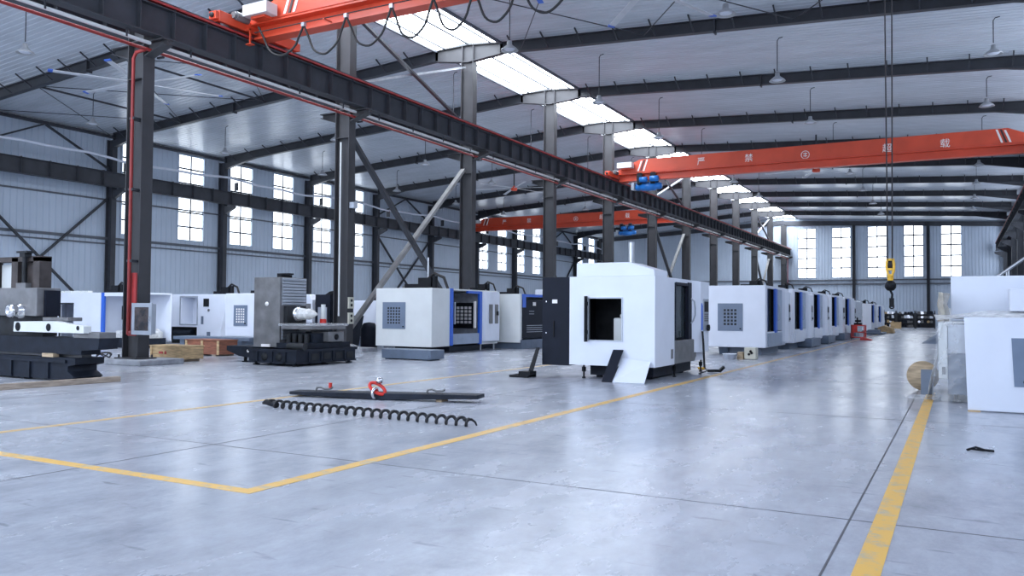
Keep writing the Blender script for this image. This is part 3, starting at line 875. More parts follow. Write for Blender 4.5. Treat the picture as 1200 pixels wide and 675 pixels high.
# ------------------------------------------------- windows of a machine panel
def grid_window(parent, axis, pos, a0, a1, z0, z1, cols, rows, fm='winfr', hm='dark', margin=.22, proud=.02, nm='viewing_window', hole=.62):
    """slate framed panel with a grid of small openings; axis 'y': on a -Y face at Y=pos; axis 'x': on a +X face"""
    def bx(mb, p0, p1, d0, d1, q0, q1):
        if axis == 'y': mb.box(p0, p1, pos-d1, pos-d0, q0, q1)
        else: mb.box(pos+d0, pos+d1, p0, p1, q0, q1)
    mb = MB(); bx(mb, a0, a1, 0.001, proud, z0, z1)
    f = mb.build(nm, M[fm], parent)
    ma = (a1-a0)*margin; mz = (z1-z0)*margin*.85
    h = MB(); bx(h, a0+ma, a1-ma, proud, proud+.003, z0+mz, z1-mz); h.build('grille', M[hm], f)
    lt = MB()
    ca = (a1-a0-2*ma)/cols; cz = (z1-z0-2*mz)/rows
    for i in range(cols+1): bx(lt, a0+ma+ca*i-ca*(1-hole)/2, a0+ma+ca*i+ca*(1-hole)/2, proud+.0005, proud+.006, z0+mz-.01, z1-mz+.01)
    for j in range(rows+1): bx(lt, a0+ma-.01, a1-ma+.01, proud+.0005, proud+.0065, z0+mz+cz*j-cz*(1-hole)/2, z0+mz+cz*j+cz*(1-hole)/2)
    lt.build('lattice', M[fm], f)
    b2 = MB(); bx(b2, a1-.1, a1-.05, proud, proud+.02, z0+.06, z0+.1); b2.build('latch', M['black'], f)
    return f

def panel_with_hole(mb, y0, y1, X0, X1, Z0, Z1, hx0, hx1, hz0, hz1):
    mb.box(X0, hx0, y0, y1, Z0, Z1); mb.box(hx1, X1, y0, y1, Z0, Z1)
    mb.box(hx0, hx1, y0, y1, Z0, hz0); mb.box(hx0, hx1, y0, y1, hz1, Z1)
    return mb

def top_clutter(parent, x, y, z, s=1.0):
    mb = MB().box(x-.5*s, x+.1*s, y-.1, y+.12, z, z+.12*s)
    mb.box(x-.1*s, x+.25*s, y-.14, y+.14, z+.05*s, z+.26*s)
    mb.cyl((x+.3*s, y, z), (x+.3*s, y, z+.30*s), .07*s, n=10)
    o = mb.build('drive_unit', M['black'], parent)
    MB().tube([(x+.12*s, y, z+.24*s), (x+.3*s, y-.02, z+.36*s), (x+.55*s, y, z+.26*s), (x+.66*s, y, z)], .035*s, 8).build('cable_hose', M['rubber'], o)
    MB().box(x-.6*s, x-.52*s, y-.02, y+.02, z, z+.08*s).build('bracket', M['castgrey'], o)

# --------------------------------------------------- big front machine
def front_machine():
    X0, X1, Y0, Y2, ZB, ZT = -7.25, -5.37, 15.9, 19.45, .29, 2.14
    e = empty('machining_centre', (-6.3, 17.8, 0), 'large white machining centre with open square hatch and black side cabinet', 'machine', 'machining centres')
    mb = MB()
    hx0, hx1, hz0, hz1 = -6.80, -6.08, .82, 1.68
    panel_with_hole(mb, Y0, Y0+.04, X0, X1, ZB, ZT, hx0, hx1, hz0, hz1)
    mb.box(X0, X1-.04, Y2-.04, Y2, ZB, ZT)
    mb.box(X0, X0+.04, Y0+.04, Y2-.04, ZB, ZT)
    mb.box(X0+.04, X1-.04, Y0+.04, Y2-.04, ZT-.04, ZT)
    mb.box(X1-.04, X1, Y0+.04, 17.2, ZB, ZT)                # side post
    mb.box(X1-.04, X1, 17.2, 18.45, 2.02, ZT)
    mb.box(X1-.04, X1, 18.45, Y2, ZB, ZT)
    mb.box(X0+.04, X1-.04, Y0+.04, Y2-.04, ZB, ZB+.03)
    mb.build('enclosure', M['white'], e)
    mb = MB(); t = .025
    mb.box(hx0-t, hx0, Y0-.015, Y0+.05, hz0-t, hz1+t); mb.box(hx1, hx1+t, Y0-.015, Y0+.05, hz0-t, hz1+t)
    mb.box(hx0, hx1, Y0-.015, Y0+.05, hz0-t, hz0); mb.box(hx0, hx1, Y0-.015, Y0+.05, hz1, hz1+t)
    mb.build('hatch_frame', M['alu'], e)
    d = MB().box(hx0-.06, hx0-.03, Y0-.13, Y0-.02, hz0-.04, hz1+.05).build('hatch_door', M['black'], e)
    for z in (hz0+.12, hz1-.15): MB().cyl((hx0-.04, Y0-.01, z), (hx0-.04, Y0-.01, z+.08), .02, n=8).build('hinge', M['black'], d)
    # roof hood
    mb = MB().prism([(-7.12, ZT), (-5.40, ZT), (-5.40, 2.27), (-5.95, 2.43), (-7.12, 2.43)], 'y', Y0+.06, Y0+.9)
    mb.build('roof_hood', M['white'], e, bevel=.015)
    # interior
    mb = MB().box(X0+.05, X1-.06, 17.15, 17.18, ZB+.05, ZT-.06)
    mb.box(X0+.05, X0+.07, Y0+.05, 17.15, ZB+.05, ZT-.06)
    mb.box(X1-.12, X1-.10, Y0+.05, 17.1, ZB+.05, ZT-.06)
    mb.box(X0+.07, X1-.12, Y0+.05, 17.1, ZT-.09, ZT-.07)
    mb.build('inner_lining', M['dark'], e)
    mb = MB().box(-6.42, -5.9, 16.3, 16.9, ZB+.04, 1.28); mb.box(-6.30, -6.0, 16.35, 16.8, 1.28, 1.36)
    mb.build('inner_casting', M['white_warm'], e, bevel=.03)
    # side door
    door = MB().box(X1-.10, X1-.06, 17.2, 18.1, .85, 2.02).build('side_window', M['glass_dk'], e)
    fr = MB()
    fr.box(X1-.06, X1+.03, 18.15, 18.40, .80, 2.08); fr.box(X1-.06, X1+.02, 17.2, 17.26, .80, 2.05); fr.box(X1-.06, X1+.02, 17.26, 18.15, 1.99, 2.06)
    fr.build('sliding_door_frame', M['navy'], e, bevel=.012)
    MB().tube([(X1+.03, 18.33, 1.72), (X1+.10, 18.36, 1.66), (X1+.12, 18.36, 1.5), (X1+.12, 18.36, 1.35), (X1+.08, 18.34, 1.22), (X1+.03, 18.33, 1.16)], .018, 8).build('door_handle', M['alu'], e)
    tr = MB().prism([(17.2, .80), (18.65, .80), (18.72, .7), (18.72, .40), (18.6, .30), (17.2, .30)], 'x', X1-.04, X1+.04)
    tr.build('coolant_tray', M['castgrey'], e, bevel=.02)
    # control pillar
    mb = MB().prism([(X1, 18.5), (X1+.16, 18.66), (X1+.16, Y2-.1), (X1+.06, Y2), (X1, Y2)], 'z', .5, ZT-.02)
    mb.build('control_pillar', M['white'], e)
    def pil(y0, y1, z0, z1, d, mt, nm, par): return MB().box(X1+.16, X1+.16+d, y0, y1, z0, z1).build(nm, M[mt], par)
    cp = pil(18.85, 19.28, .98, 1.72, .02, 'alu', 'control_panel', e)
    MB().box(X1+.18, X1+.186, 18.9, 19.23, 1.42, 1.66).build('screen', M['black'], cp)
    kb = MB()
    for i in range(5):
        for j in range(4): kb.box(X1+.18, X1+.187, 18.9+i*.07, 18.945+i*.07, 1.2+j*.05, 1.235+j*.05)
    kb.build('keypad', M['castgrey'], cp)
    MB().lathe([(.0,0),(.075,0),(.075,.05),(0,.06)], (X1+.18, 19.15, 1.05), 14, 'x').build('hand_wheel', M['black'], cp)
    MB().prism([(18.7, 1.0), (18.81, 1.0), (18.81, 1.55), (18.75, 1.62), (18.7, 1.62)], 'x', X1+.16, X1+.168).build('blue_stripe', M['blue'], e)
    MB().box(X1+.001, X1+.004, 16.95, 17.1, .42, .62).build('warning_label', M['castgrey'], e)
    # base on the floor
    mb = MB().box(X0+.25, X1-.22, 16.45, Y2-.3, .05, ZB-.02)
    for x in (X0+.4, X1-.4):
        for y in (16.6, Y2-.5): mb.cyl((x, y, 0), (x, y, .06), .07, n=12)
    mb.build('base', M['cast'], e)
    for x, y in ((-5.45, 17.45), (-7.0, 16.1), (-5.42, 19.4)):
        mb = MB().cyl((x, y, .0), (x, y, .03), .04, n=10); mb.cyl((x, y, .03), (x, y, ZB), .022, n=8); mb.cyl((x, y, .14), (x, y, .24), .045, n=6)
        mb.build('levelling_foot', M['black'], e)
    # black cabinet at the left
    cb = MB().box(X0-.66, X0-.01, Y0+.03, Y0+.6, .26, 2.14).build('electrical_cabinet', M['navy'], e, bevel=.008)
    MB().box(X0-.42, X0-.30, Y0+.024, Y0+.03, 1.58, 1.66).build('label', M['white_mark'], cb)
    MB().box(X0-.395, X0-.365, Y0+.005, Y0+.03, .86, 1.2).build('handle', M['black'], cb)
    for z in (.95, 1.62): MB().cyl((X0-.56, Y0+.02, z), (X0-.56, Y0+.031, z), .015, n=8).build('lock', M['chrome'], cb)
    # vertical flexible duct and drag chain on top
    pts = [(-6.72, 18.2, 2.1+.02*i) for i in range(48)]
    rr = [.075 if i % 2 else .062 for i in range(48)]
    MB().tube(pts, rr, 10).build('flexible_duct', M['galv'], e)
    mb = MB().tube([(-7.2+.12*i, 18.15, 2.2+.22*math.sin(math.pi*i/10)) for i in range(11)], .06, 8)
    mb.build('drag_chain', M['black'], e)
    return e
front_machine()
# boards and bits around it
def quad_board(p0, p1, p2, p3, th):
    a = (Vector(p1)-Vector(p0)).cross(Vector(p3)-Vector(p0)).normalized()*th
    vs = [Vector(p) for p in (p0,p1,p2,p3)]; vs += [v+a for v in vs]
    return MB().add(vs, [(0,3,2,1),(4,5,6,7),(0,1,5,4),(1,2,6,5),(2,3,7,6),(3,0,4,7)])
thing('white_sheet', quad_board((-6.08,15.40,0),(-5.42,15.42,0),(-5.45,15.88,.40),(-6.05,15.88,.46),.012), M['white'],
      'white sheet panel leaning against the bottom of the large front machine', 'panel')
thing('leaning_board', quad_board((-6.30,15.39,0),(-6.09,15.39,0),(-6.02,15.86,.62),(-6.24,15.86,.62),.02), M['navy'],
      'narrow black board leaning on the large front machine beside a white panel', 'board')
e = empty('cabinet_bracket', (-8.2, 15.7, 0), 'black angled bracket on the floor left of the black cabinet', 'bracket')
mb = MB().box(-8.45,-8.0,15.45,15.49,0,.05).box(-8.45,-8.41,15.49,15.8,0,.05).box(-8.45,-8.0,15.8,15.84,0,.05)
mb.build('foot_frame', M['black'], e)
MB().box(-8.25,-7.98,15.5,15.8,.05,.13).build('weight_block', M['black'], e)
quad_board((-8.08,15.66,.13),(-7.98,15.66,.13),(-7.93,15.86,.62),(-8.0,15.86,.62),.03).build('strut', M['black'], e)
e = empty('air_gun', (-4.98, 19.2, 0), 'small black tool lying on the floor beside the yellow line', 'tool')
MB().bar((-5.2,19.2,.04),(-4.9,19.25,.05),.07,.06).bar((-4.92,19.2,.04),(-4.84,19.3,.14),.06,.06).build('body', M['black'], e)
MB().torus((-5.1,19.22,.03),.07,.018,'z',14,6).build('coil', M['rubber'], e)
thing('yellow_tray', MB().lathe([(0,0),(.08,0),(.1,.05),(.09,.05),(.075,.015),(0,.015)], (-5.62,20.2,0), 16), M['yel_hook'], 'small yellow dish on the floor at the rear corner of the front machine', 'dish')
pts = [(-5.16,18.62,.98),(-5.14,18.63,.7),(-5.13,18.64,.4),(-5.12,18.65,.15)]
e = empty('hanging_hose', (-5.13,18.63,0), 'black hose hanging by the control panel of the large front machine', 'hose')
MB().tube(pts, .025, 8).build('hose', M['rubber'], e)
MB().tube([(-5.12+.07*math.sin(t*.5), 18.65-.02*t, .02+.13*(1-t/12)**2 if t<12 else .02) for t in range(0,13)], .012, 6).build('loop', M['rubber'], e)

# --------------------------------------------------- the row along the aisle
def row_machine(X1, Y0, W, L, ZB, ZT, lab, win=True, tank=True, clutter=True):
    X0 = X1-W; Y2 = Y0+L
    e = empty('machining_centre', ((X0+X1)/2, (Y0+Y2)/2, 0), lab, 'machine', 'machining centres')
    a = Y0+.30; d0 = a; d1 = a+1.18; b1 = d1+.36; g1 = b1+.86
    zs, zt2 = .78, ZT-.10
    mb = MB()
    mb.box(X0, X1, Y0, Y0+.05, ZB, ZT); mb.box(X0, X1, Y2-.05, Y2, ZB, ZT); mb.box(X0, X0+.05, Y0+.05, Y2-.05, ZB, ZT)
    mb.box(X0+.05, X1-.05, Y0+.05, Y2-.05, ZT-.05, ZT)
    mb.box(X1-.05, X1, Y0+.05, a, ZB, ZT); mb.box(X1-.05, X1, a, Y2-.05, ZB, zs); mb.box(X1-.05, X1, a, Y2-.05, zt2, ZT)
    mb.box(X1-.05, X1, g1, Y2-.05, zs, zt2)
    mb.build('enclosure', M['white'], e, bevel=.02)
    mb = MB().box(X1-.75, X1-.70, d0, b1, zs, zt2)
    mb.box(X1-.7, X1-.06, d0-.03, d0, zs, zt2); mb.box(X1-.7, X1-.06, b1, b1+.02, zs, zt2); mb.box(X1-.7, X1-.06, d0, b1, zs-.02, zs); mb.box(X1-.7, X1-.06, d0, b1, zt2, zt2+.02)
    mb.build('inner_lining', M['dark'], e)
    MB().box(X1-.16, X1-.12, d0, d1, zs, zt2).build('door_glass', M['glass_dk'], e)
    MB().box(X1-.03, X1+.035, d1, b1, zs-.05, zt2+.02).build('blue_door_edge', M['blue'], e)
    g = MB().box(X1-.03, X1+.025, b1, g1, zs+.02, zt2).build('sliding_door', M['glass_gr'], e)
    MB().tube([(X1+.03, b1+.12, 1.72),(X1+.09, b1+.12, 1.66),(X1+.09, b1+.12, 1.2),(X1+.03, b1+.12, 1.14)], .015, 6).build('handle', M['alu'], g)
    MB().box(X1+.002, X1+.03, d0, g1, ZB+.03, zs-.05).build('apron', M['glass_gr'] if not tank else M['white'], e)
    mb = MB().prism([(X1, g1), (X1+.12, g1+.06), (X1+.2, g1+.22), (X1+.2, Y2-.16), (X1+.1, Y2), (X1, Y2)], 'z', ZB+.12, ZT-.16)
    mb.prism([(X1, g1+.05), (X1+.1, g1+.12), (X1+.14, g1+.26), (X1+.14, Y2-.2), (X1, Y2)], 'z', ZT-.16, ZT-.04)
    mb.build('control_pillar', M['white'], e, bevel=.02)
    cp = MB().box(X1+.2, X1+.212, g1+.28, Y2-.22, 1.1, 1.75).build('control_panel', M['alu'], e)
    MB().box(X1+.212, X1+.217, g1+.32, Y2-.26, 1.45, 1.7).build('screen', M['black'], cp)
    MB().lathe([(0,0),(.05,0),(.05,.03),(0,.03)], (X1+.212, (g1+Y2)/2+.03, 1.2), 12, 'x').build('knob', M['black'], cp)
    if win:
        grid_window(e, 'y', Y0, X0+.36, X0+1.19, .80, 1.72, 4, 5)
    mb = MB().box(X0+.3, X1-.25, Y0+.5, Y2-.1, 0, ZB)
    mb.prism([(Y0+.45, 0), (Y0+.3, ZB), (Y0+.5, ZB), (Y0+.5, 0)], 'x', X0+.3, X0+.6)
    mb.build('base', M['base'], e)
    if tank:
        mb = MB().box(X1-.55, X1+.30, Y2-1.1, Y2+1.35, .04, .36)
        mb.box(X1-.5, X1+.25, Y2-1.0, Y2-.2, 0, .04); mb.box(X1-.5, X1+.25, Y2+.5, Y2+1.3, 0, .04)
        mb.build('coolant_tank', M['base'], e, bevel=.015)
    if clutter: top_clutter(e, X1-.8, (Y0+Y2)/2, ZT, .8)
    return e
RX = -5.58
row = [(27.7, 3.5), (32.9, 3.5), (37.6, 3.7), (43.4, 3.9), (48.9, 3.7)]
for k, (y, L) in enumerate(row):
    row_machine(RX, y, 1.93, L, .26, 2.32 if k == 0 else 2.34, 'white machining centre with blue door edge, %s in the aisle row behind the front machine' % ORD[k], tank=k > 0)
for k, (y, L, zt) in enumerate(((64.6, 3.3, 2.15), (70.4, 3.6, 2.1))):
    row_machine(RX, y, 1.9, L, .2, zt, ['farther group, nearer white machining centre with blue door edge beyond the red cart', 'last white machining centre with blue door edge at the far end of the aisle row'][k])
# wrapped machine between the groups
e = empty('wrapped_machine', (-6.4, 56.6, 0), 'white machine wrapped in clear film behind the red tool cart', 'machine')
MB().box(-7.3, RX-.05, 54.6, 58.8, .25, 2.2).build('enclosure', M['white'], e, bevel=.04)
MB().box(-7.0, RX-.3, 54.9, 58.5, 0, .25).build('base', M['base'], e)
MB().box(-7.35, RX, 54.5, 58.9, .5, 2.24).build('film_wrap', M['film'], e, bevel=.1)
# things under and beside the first of the row
thing('plastic_tub', MB().lathe([(0,0),(.17,0),(.20,.15),(.215,.15),(.215,.17),(.185,.17),(.16,.02),(0,.02)], (-6.12,25.1,0), 20), M['white'], 'round white plastic tub on the floor at the foot of the first row machine', 'tub')
e = empty('cardboard_box', (-5.9,25.3,0), 'small brown cardboard box between the white tub and the cream box', 'box')
MB().box(-5.93,-5.74,25.2,25.5,0,.1).build('carton', M['ply'], e)
MB().box(-5.91,-5.76,25.22,25.46,.1,.22).build('carton', M['ply'], e)
e = empty('switch_box', (-5.55,25.4,0), 'cream switch box with black knobs on the floor before the first row machine', 'box')
MB().box(-5.72,-5.38,25.25,25.6,.01,.36).build('case', M['cream'], e, bevel=.012)
for x, z in ((-5.5,.2),(-5.58,.16),(-5.53,.25)): MB().lathe([(0,-.03),(.035,-.03),(.04,0)], (x,25.25,z), 12, 'y').build('knob', M['black'], e)

# red tool cart
e = empty('tool_cart', (-4.87, 49.0, 0), 'red steel tool cart standing at the end of the aisle row', 'cart')
mb = MB()
for x in (-5.2,-4.55):
    for y in (48.6,49.4): mb.box(x-.03,x+.03,y-.03,y+.03,.1,.78)
mb.box(-5.23,-4.52,48.57,49.43,.74,.8); mb.box(-5.23,-4.52,48.57,49.43,.38,.42); mb.box(-5.23,-4.52,48.57,49.43,.1,.14)
mb.box(-5.23,-4.9,48.57,48.6,.42,.74)
mb.build('frame', M['red'], e)
for x in (-5.2,-4.55):
    for y in (48.6,49.4): MB().lathe([(0,-.02),(.05,-.02),(.05,.02),(0,.02)], (x,y,.05), 12, 'x').build('caster', M['rubber'], e)
thing('paint_can', MB().cyl((-4.75,48.75,.14),(-4.75,48.75,.36),.09,n=14), M['white'], 'white can on the lower shelf of the red tool cart', 'can')
thing('red_vise', MB().box(-5.1,-4.7,48.8,49.1,.8,.9).box(-5.05,-4.75,48.85,49.05,.95,1.06).box(-4.97,-4.9,48.9,49.0,.9,1.2), M['black'], 'dark vise on top of the red tool cart', 'vise')
thing('red_tray', MB().prism([(-4.65,0),(-4.1,0),(-4.1,.05),(-4.45,.12),(-4.65,.12)],'y',47.4,48.1), M['red'], 'flat red tray on the floor in front of the red tool cart', 'tray')
thing('timber_bundle', MB().prism([(-5.3,0),(-4.2,0),(-4.3,.35),(-4.9,.55),(-5.3,.4)],'y',66.3,67.8), M['wood'], 'pale wooden bundle on the floor at the far end of the row', 'wood', bevel=.05)
thing('steel_pallet', MB().box(-5.7,-4.5,60.2,63.5,.05,.14).box(-5.6,-5.4,60.3,63.4,0,.05).box(-4.8,-4.6,60.3,63.4,0,.05).box(-5.5,-4.8,60.8,62.6,.14,.32), M['base'], 'low grey steel pallet on the floor beyond the red tool cart', 'pallet')

# racks against the far wall
RK = [(-6.9,-5.55),(-5.45,-3.85),(-3.75,-2.1)]
PN = ['left','middle','right']
for k, (x0, x1) in enumerate(RK):
    e = empty('storage_rack', ((x0+x1)/2, 90.4, 0), 'low steel storage rack of machine parts at the far wall, %s of the three' % PN[k], 'rack', 'storage racks')
    for x in (x0, x1):
        for y in (90.05, 90.75): MB().box(x-.04,x+.04,y-.04,y+.04,0,1.75 if y < 90.5 else 1.6).build('post', M['steel_dk'], e)
    for z in (.12,.55,1.0,1.42): MB().box(x0,x1,90.02,90.78,z-.04,z).build('shelf', M['steel_dk'], e)
    MB().box(x0,x1,90.74,90.76,.12,1.5).build('back_panel', M['steel_dk'], e)
    for r, z in enumerate((.12,.55,1.0,1.42)):
        nn = 5
        for i in range(nn):
            if k == 2 and r == 0 and i > 0: continue
            x = x0+.16+(x1-x0-.3)*(i+.5)/nn-.02; wd = (x1-x0)/nn*.46*random.uniform(.8,1); h = random.uniform(.20,.33)
            mt, nm = random.choice([('white','white boxed'),('castgrey','grey cast'),('cast','dark cast'),('cast','dark cast'),('wood','brown wooden'),('chrome','bright turned'),('castgrey','grey cast')])
            if random.random() < .45: mb = MB().cyl((x,90.1,z+wd*.9),(x,90.65,z+wd*.9),wd*.9,n=14).cyl((x,90.06,z+wd*.9),(x,90.1,z+wd*.9),wd*.45,n=12)
            else: mb = MB().prism([(x-wd,z),(x+wd,z),(x+wd,z+h*.7),(x+wd*.5,z+h),(x-wd,z+h)],'y',90.1,90.6)
            thing('machine_part', mb, M[mt], '%s part, %s from the left on the %s shelf of the %s rack' % (nm, ORD[i], ['bottom','second','third','top'][r], PN[k]), 'machine part', 'parts on the far racks')
thing('wooden_crate', MB().box(-5.9,-5.0,88.6,89.3,0,.62).box(-5.93,-5.83,88.57,88.6,0,.66).box(-5.07,-4.97,88.57,88.6,0,.66), M['wood'], 'brown wooden crate on the floor before the far racks', 'crate')
# ------------------------------------------------ white machine with blue frame
def blue_machine():
    X0, X1, Y0, Y2, ZB, ZT = -17.36, -15.08, 22.3, 26.65, .21, 2.15
    e = empty('machining_centre', (-16.2, 24.4, 0), 'warm white machining centre with blue door frame and slate grid window', 'machine', 'machining centres')
    oy0, oy1, zs, zt2 = 23.55, 25.3, .62, 2.04
    mb = MB()
    mb.box(X0, X1, Y0, Y0+.05, ZB, ZT); mb.box(X0, X0+.05, Y0+.05, Y2, ZB, ZT); mb.box(X0+.05, X1, Y2-.05, Y2, ZB, ZT)
    mb.box(X0+.05, X1-.05, Y0+.05, Y2-.05, ZT-.05, ZT)
    mb.box(X1-.05, X1, Y0+.05, oy0-.16, ZB, ZT); mb.box(X1-.05, X1, oy1+.16, Y2-.05, ZB, ZT)
    mb.box(X1-.05, X1, oy0-.16, oy1+.16, zt2+.06, ZT)
    mb.build('enclosure', M['white_warm'], e, bevel=.015)
    mb = MB()
    mb.box(X1-.06, X1+.03, oy0-.18, oy0, ZB+.02, ZT+.01); mb.box(X1-.06, X1+.03, oy1, oy1+.16, ZB+.02, zt2+.06)
    mb.box(X1-.06, X1+.03, oy0+.95, oy1, zt2-.02, zt2+.06)
    mb.build('blue_door_frame', M['blue'], e)
    MB().box(X1-.04, X1+.01, oy0, oy1, ZB+.05, zs).build('apron', M['glass_gr'], e)
    mb = MB().box(X0+.06, X0+.1, oy0-.3, oy1+.3, ZB, ZT-.1)
    mb.box(X0+.1, X1-.06, oy1+.25, oy1+.3, ZB+.1, ZT-.1); mb.box(X0+.1, X1-.06, oy0-.3, oy0-.25, ZB+.1, ZT-.1)
    mb.box(X0+.1, X1-.06, oy0-.25, oy1+.25, ZB+.1, ZB+.2)
    mb.build('inner_lining', M['conc'], e)
    grid_window(e, 'y', Y0, -17.06, -16.13, .79, 1.68, 5, 6, margin=.2)
    # far inner window, daylight through its grid painted as white panes
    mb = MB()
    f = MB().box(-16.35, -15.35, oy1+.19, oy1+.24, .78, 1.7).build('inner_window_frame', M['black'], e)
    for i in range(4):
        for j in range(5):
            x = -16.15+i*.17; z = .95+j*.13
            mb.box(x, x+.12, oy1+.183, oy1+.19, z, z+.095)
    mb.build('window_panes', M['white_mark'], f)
    MB().box(X1-.02, X1+.05, oy1-.35, oy1-.28, .8, 1.75).build('door_handle', M['white_mark'], e)
    MB().box(X1-.03, X1+.02, oy0+.1, oy0+.16, .95, 1.7).build('grab_bar', M['alu'], e)
    mb = MB().prism([(X1, oy1+.2), (X1+.1, oy1+.3), (X1+.16, oy1+.55), (X1+.16, Y2-.15), (X1+.05, Y2), (X1, Y2)], 'z', ZB+.1, ZT-.04)
    p = mb.build('control_pillar', M['white'], e, bevel=.03)
    for y in (25.75, 26.15): MB().box(X1+.16, X1+.166, y, y+.25, .95, 1.65).build('panel_insert', M['castgrey'], p)
    MB().box(X1+.166, X1+.19, 26.28, 26.4, 1.25, 1.4).build('handset', M['black'], p)
    mb = MB().box(X0+.3, X1-.3, Y0+.7, Y2-.6, .0, ZB)
    mb.box(X1-.3, X1-.1, Y0+1.2, Y0+3.2, .02, ZB-.02)
    mb.build('base', M['cast'], e)
    for x, y in ((X1-.08, 25.55), (X1-.08, 26.5), (X0+.15, Y0+.2)):
        MB().cyl((x, y, 0), (x, y, ZB), .03, n=8).build('levelling_foot', M['alu'], e)
    top_clutter(e, -16.3, 23.6, ZT, 1.5)
    top_clutter(e, -15.4, 26.0, ZT, .9)
    MB().cyl((-16.2, 23.7, ZT), (-16.2, 23.7, ZT+1.1), .03, n=8).build('mast', M['galv'], e)
    return e
blue_machine()
thing('coolant_tank', MB().box(-14.68,-12.98,19.15,19.85,.03,.29).box(-14.6,-14.4,19.2,19.8,0,.03).box(-13.3,-13.1,19.2,19.8,0,.03).cyl((-13.06,19.12,.10),(-13.06,19.15,.10),.05,n=10), M['base'],
      'long low blue-grey tank on the floor in front of the warm white blue-framed machine', 'tank', bevel=.01)
mb = MB().lathe([(0,0),(.5,.0),(.62,.12),(.5,.34),(.28,.42),(.1,.38),(0,.4)], (-15.75,18.7,0), 18)
thing('plastic_sheeting', mb, M['film'], 'crumpled heap of clear plastic sheeting left of the long blue-grey tank', 'plastic sheet')

def louvre_machine():
    X0, X1, Y0, Y2, ZB, ZT = -16.6, -14.3, 26.95, 30.6, .34, 2.05
    e = empty('machining_centre', (-15.4, 28.7, 0), 'white machining centre with a dark louvred side door, left of the black cabinet', 'machine', 'machining centres')
    mb = MB().box(X0, X1, Y0, Y0+.05, ZB-.1, ZT).box(X0, X0+.05, Y0+.05, Y2, ZB, ZT).box(X0+.05, X1, Y2-.05, Y2, ZB, ZT).box(X0+.05, X1-.05, Y0+.05, Y2-.05, ZT-.05, ZT)
    mb.box(X1-.05, X1, Y0+.05, Y0+.16, ZB, ZT)
    mb.build('enclosure', M['white_warm'], e, bevel=.015)
    MB().box(X1-.03, X1+.03, Y0+.16, Y0+.42, 1.55, ZT).box(X1-.03, X1+.03, Y0+.42, Y2, ZT-.1, ZT).build('blue_trim', M['blue'], e)
    d = MB().box(X1-.02, X1+.02, Y0+.16, Y2-.1, .4, 1.84).build('louvred_door', M['navy'], e)
    for z in (.62,.70,.78,.86,1.3,1.4): MB().box(X1+.02, X1+.03, Y0+.5+(0 if z<.9 else .2), Y0+(2.0 if z<.9 else 1.1), z, z+.02).build('louvre', M['alu'], d)
    MB().box(X1+.02, X1+.026, Y0+1.0, Y0+1.25, 1.62, 1.76).build('label', M['white_mark'], d)
    MB().box(X0+.3, X1-.02, Y0+.2, Y2-.1, 0, ZB).build('base', M['base'], e, bevel=.01)
    top_clutter(e, -15.6, 28.6, ZT, 1.0)
louvre_machine()
def plain_machine(x0, x1, y0, y2, zb, zt, lab, mt='white', clutter=True, gap=True):
    e = empty('machining_centre', ((x0+x1)/2, (y0+y2)/2, 0), lab, 'machine', 'machining centres')
    MB().box(x0, x1, y0, y2, zb, zt).build('enclosure', M[mt], e, bevel=.03)
    MB().box(x0+.2, x1-.2, y0+.2, y2-.2, 0, zb).build('base', M['base'], e)
    if clutter: top_clutter(e, (x0+x1)/2, (y0+y2)/2, zt, 1.0)
    return e
e = plain_machine(-17.0, -14.9, 33.5, 37.5, .3, 2.4, 'white machining centre further back in the row behind the louvred machine')
grid_window(e, 'y', 33.5, -16.6, -15.7, .9, 1.75, 4, 5)

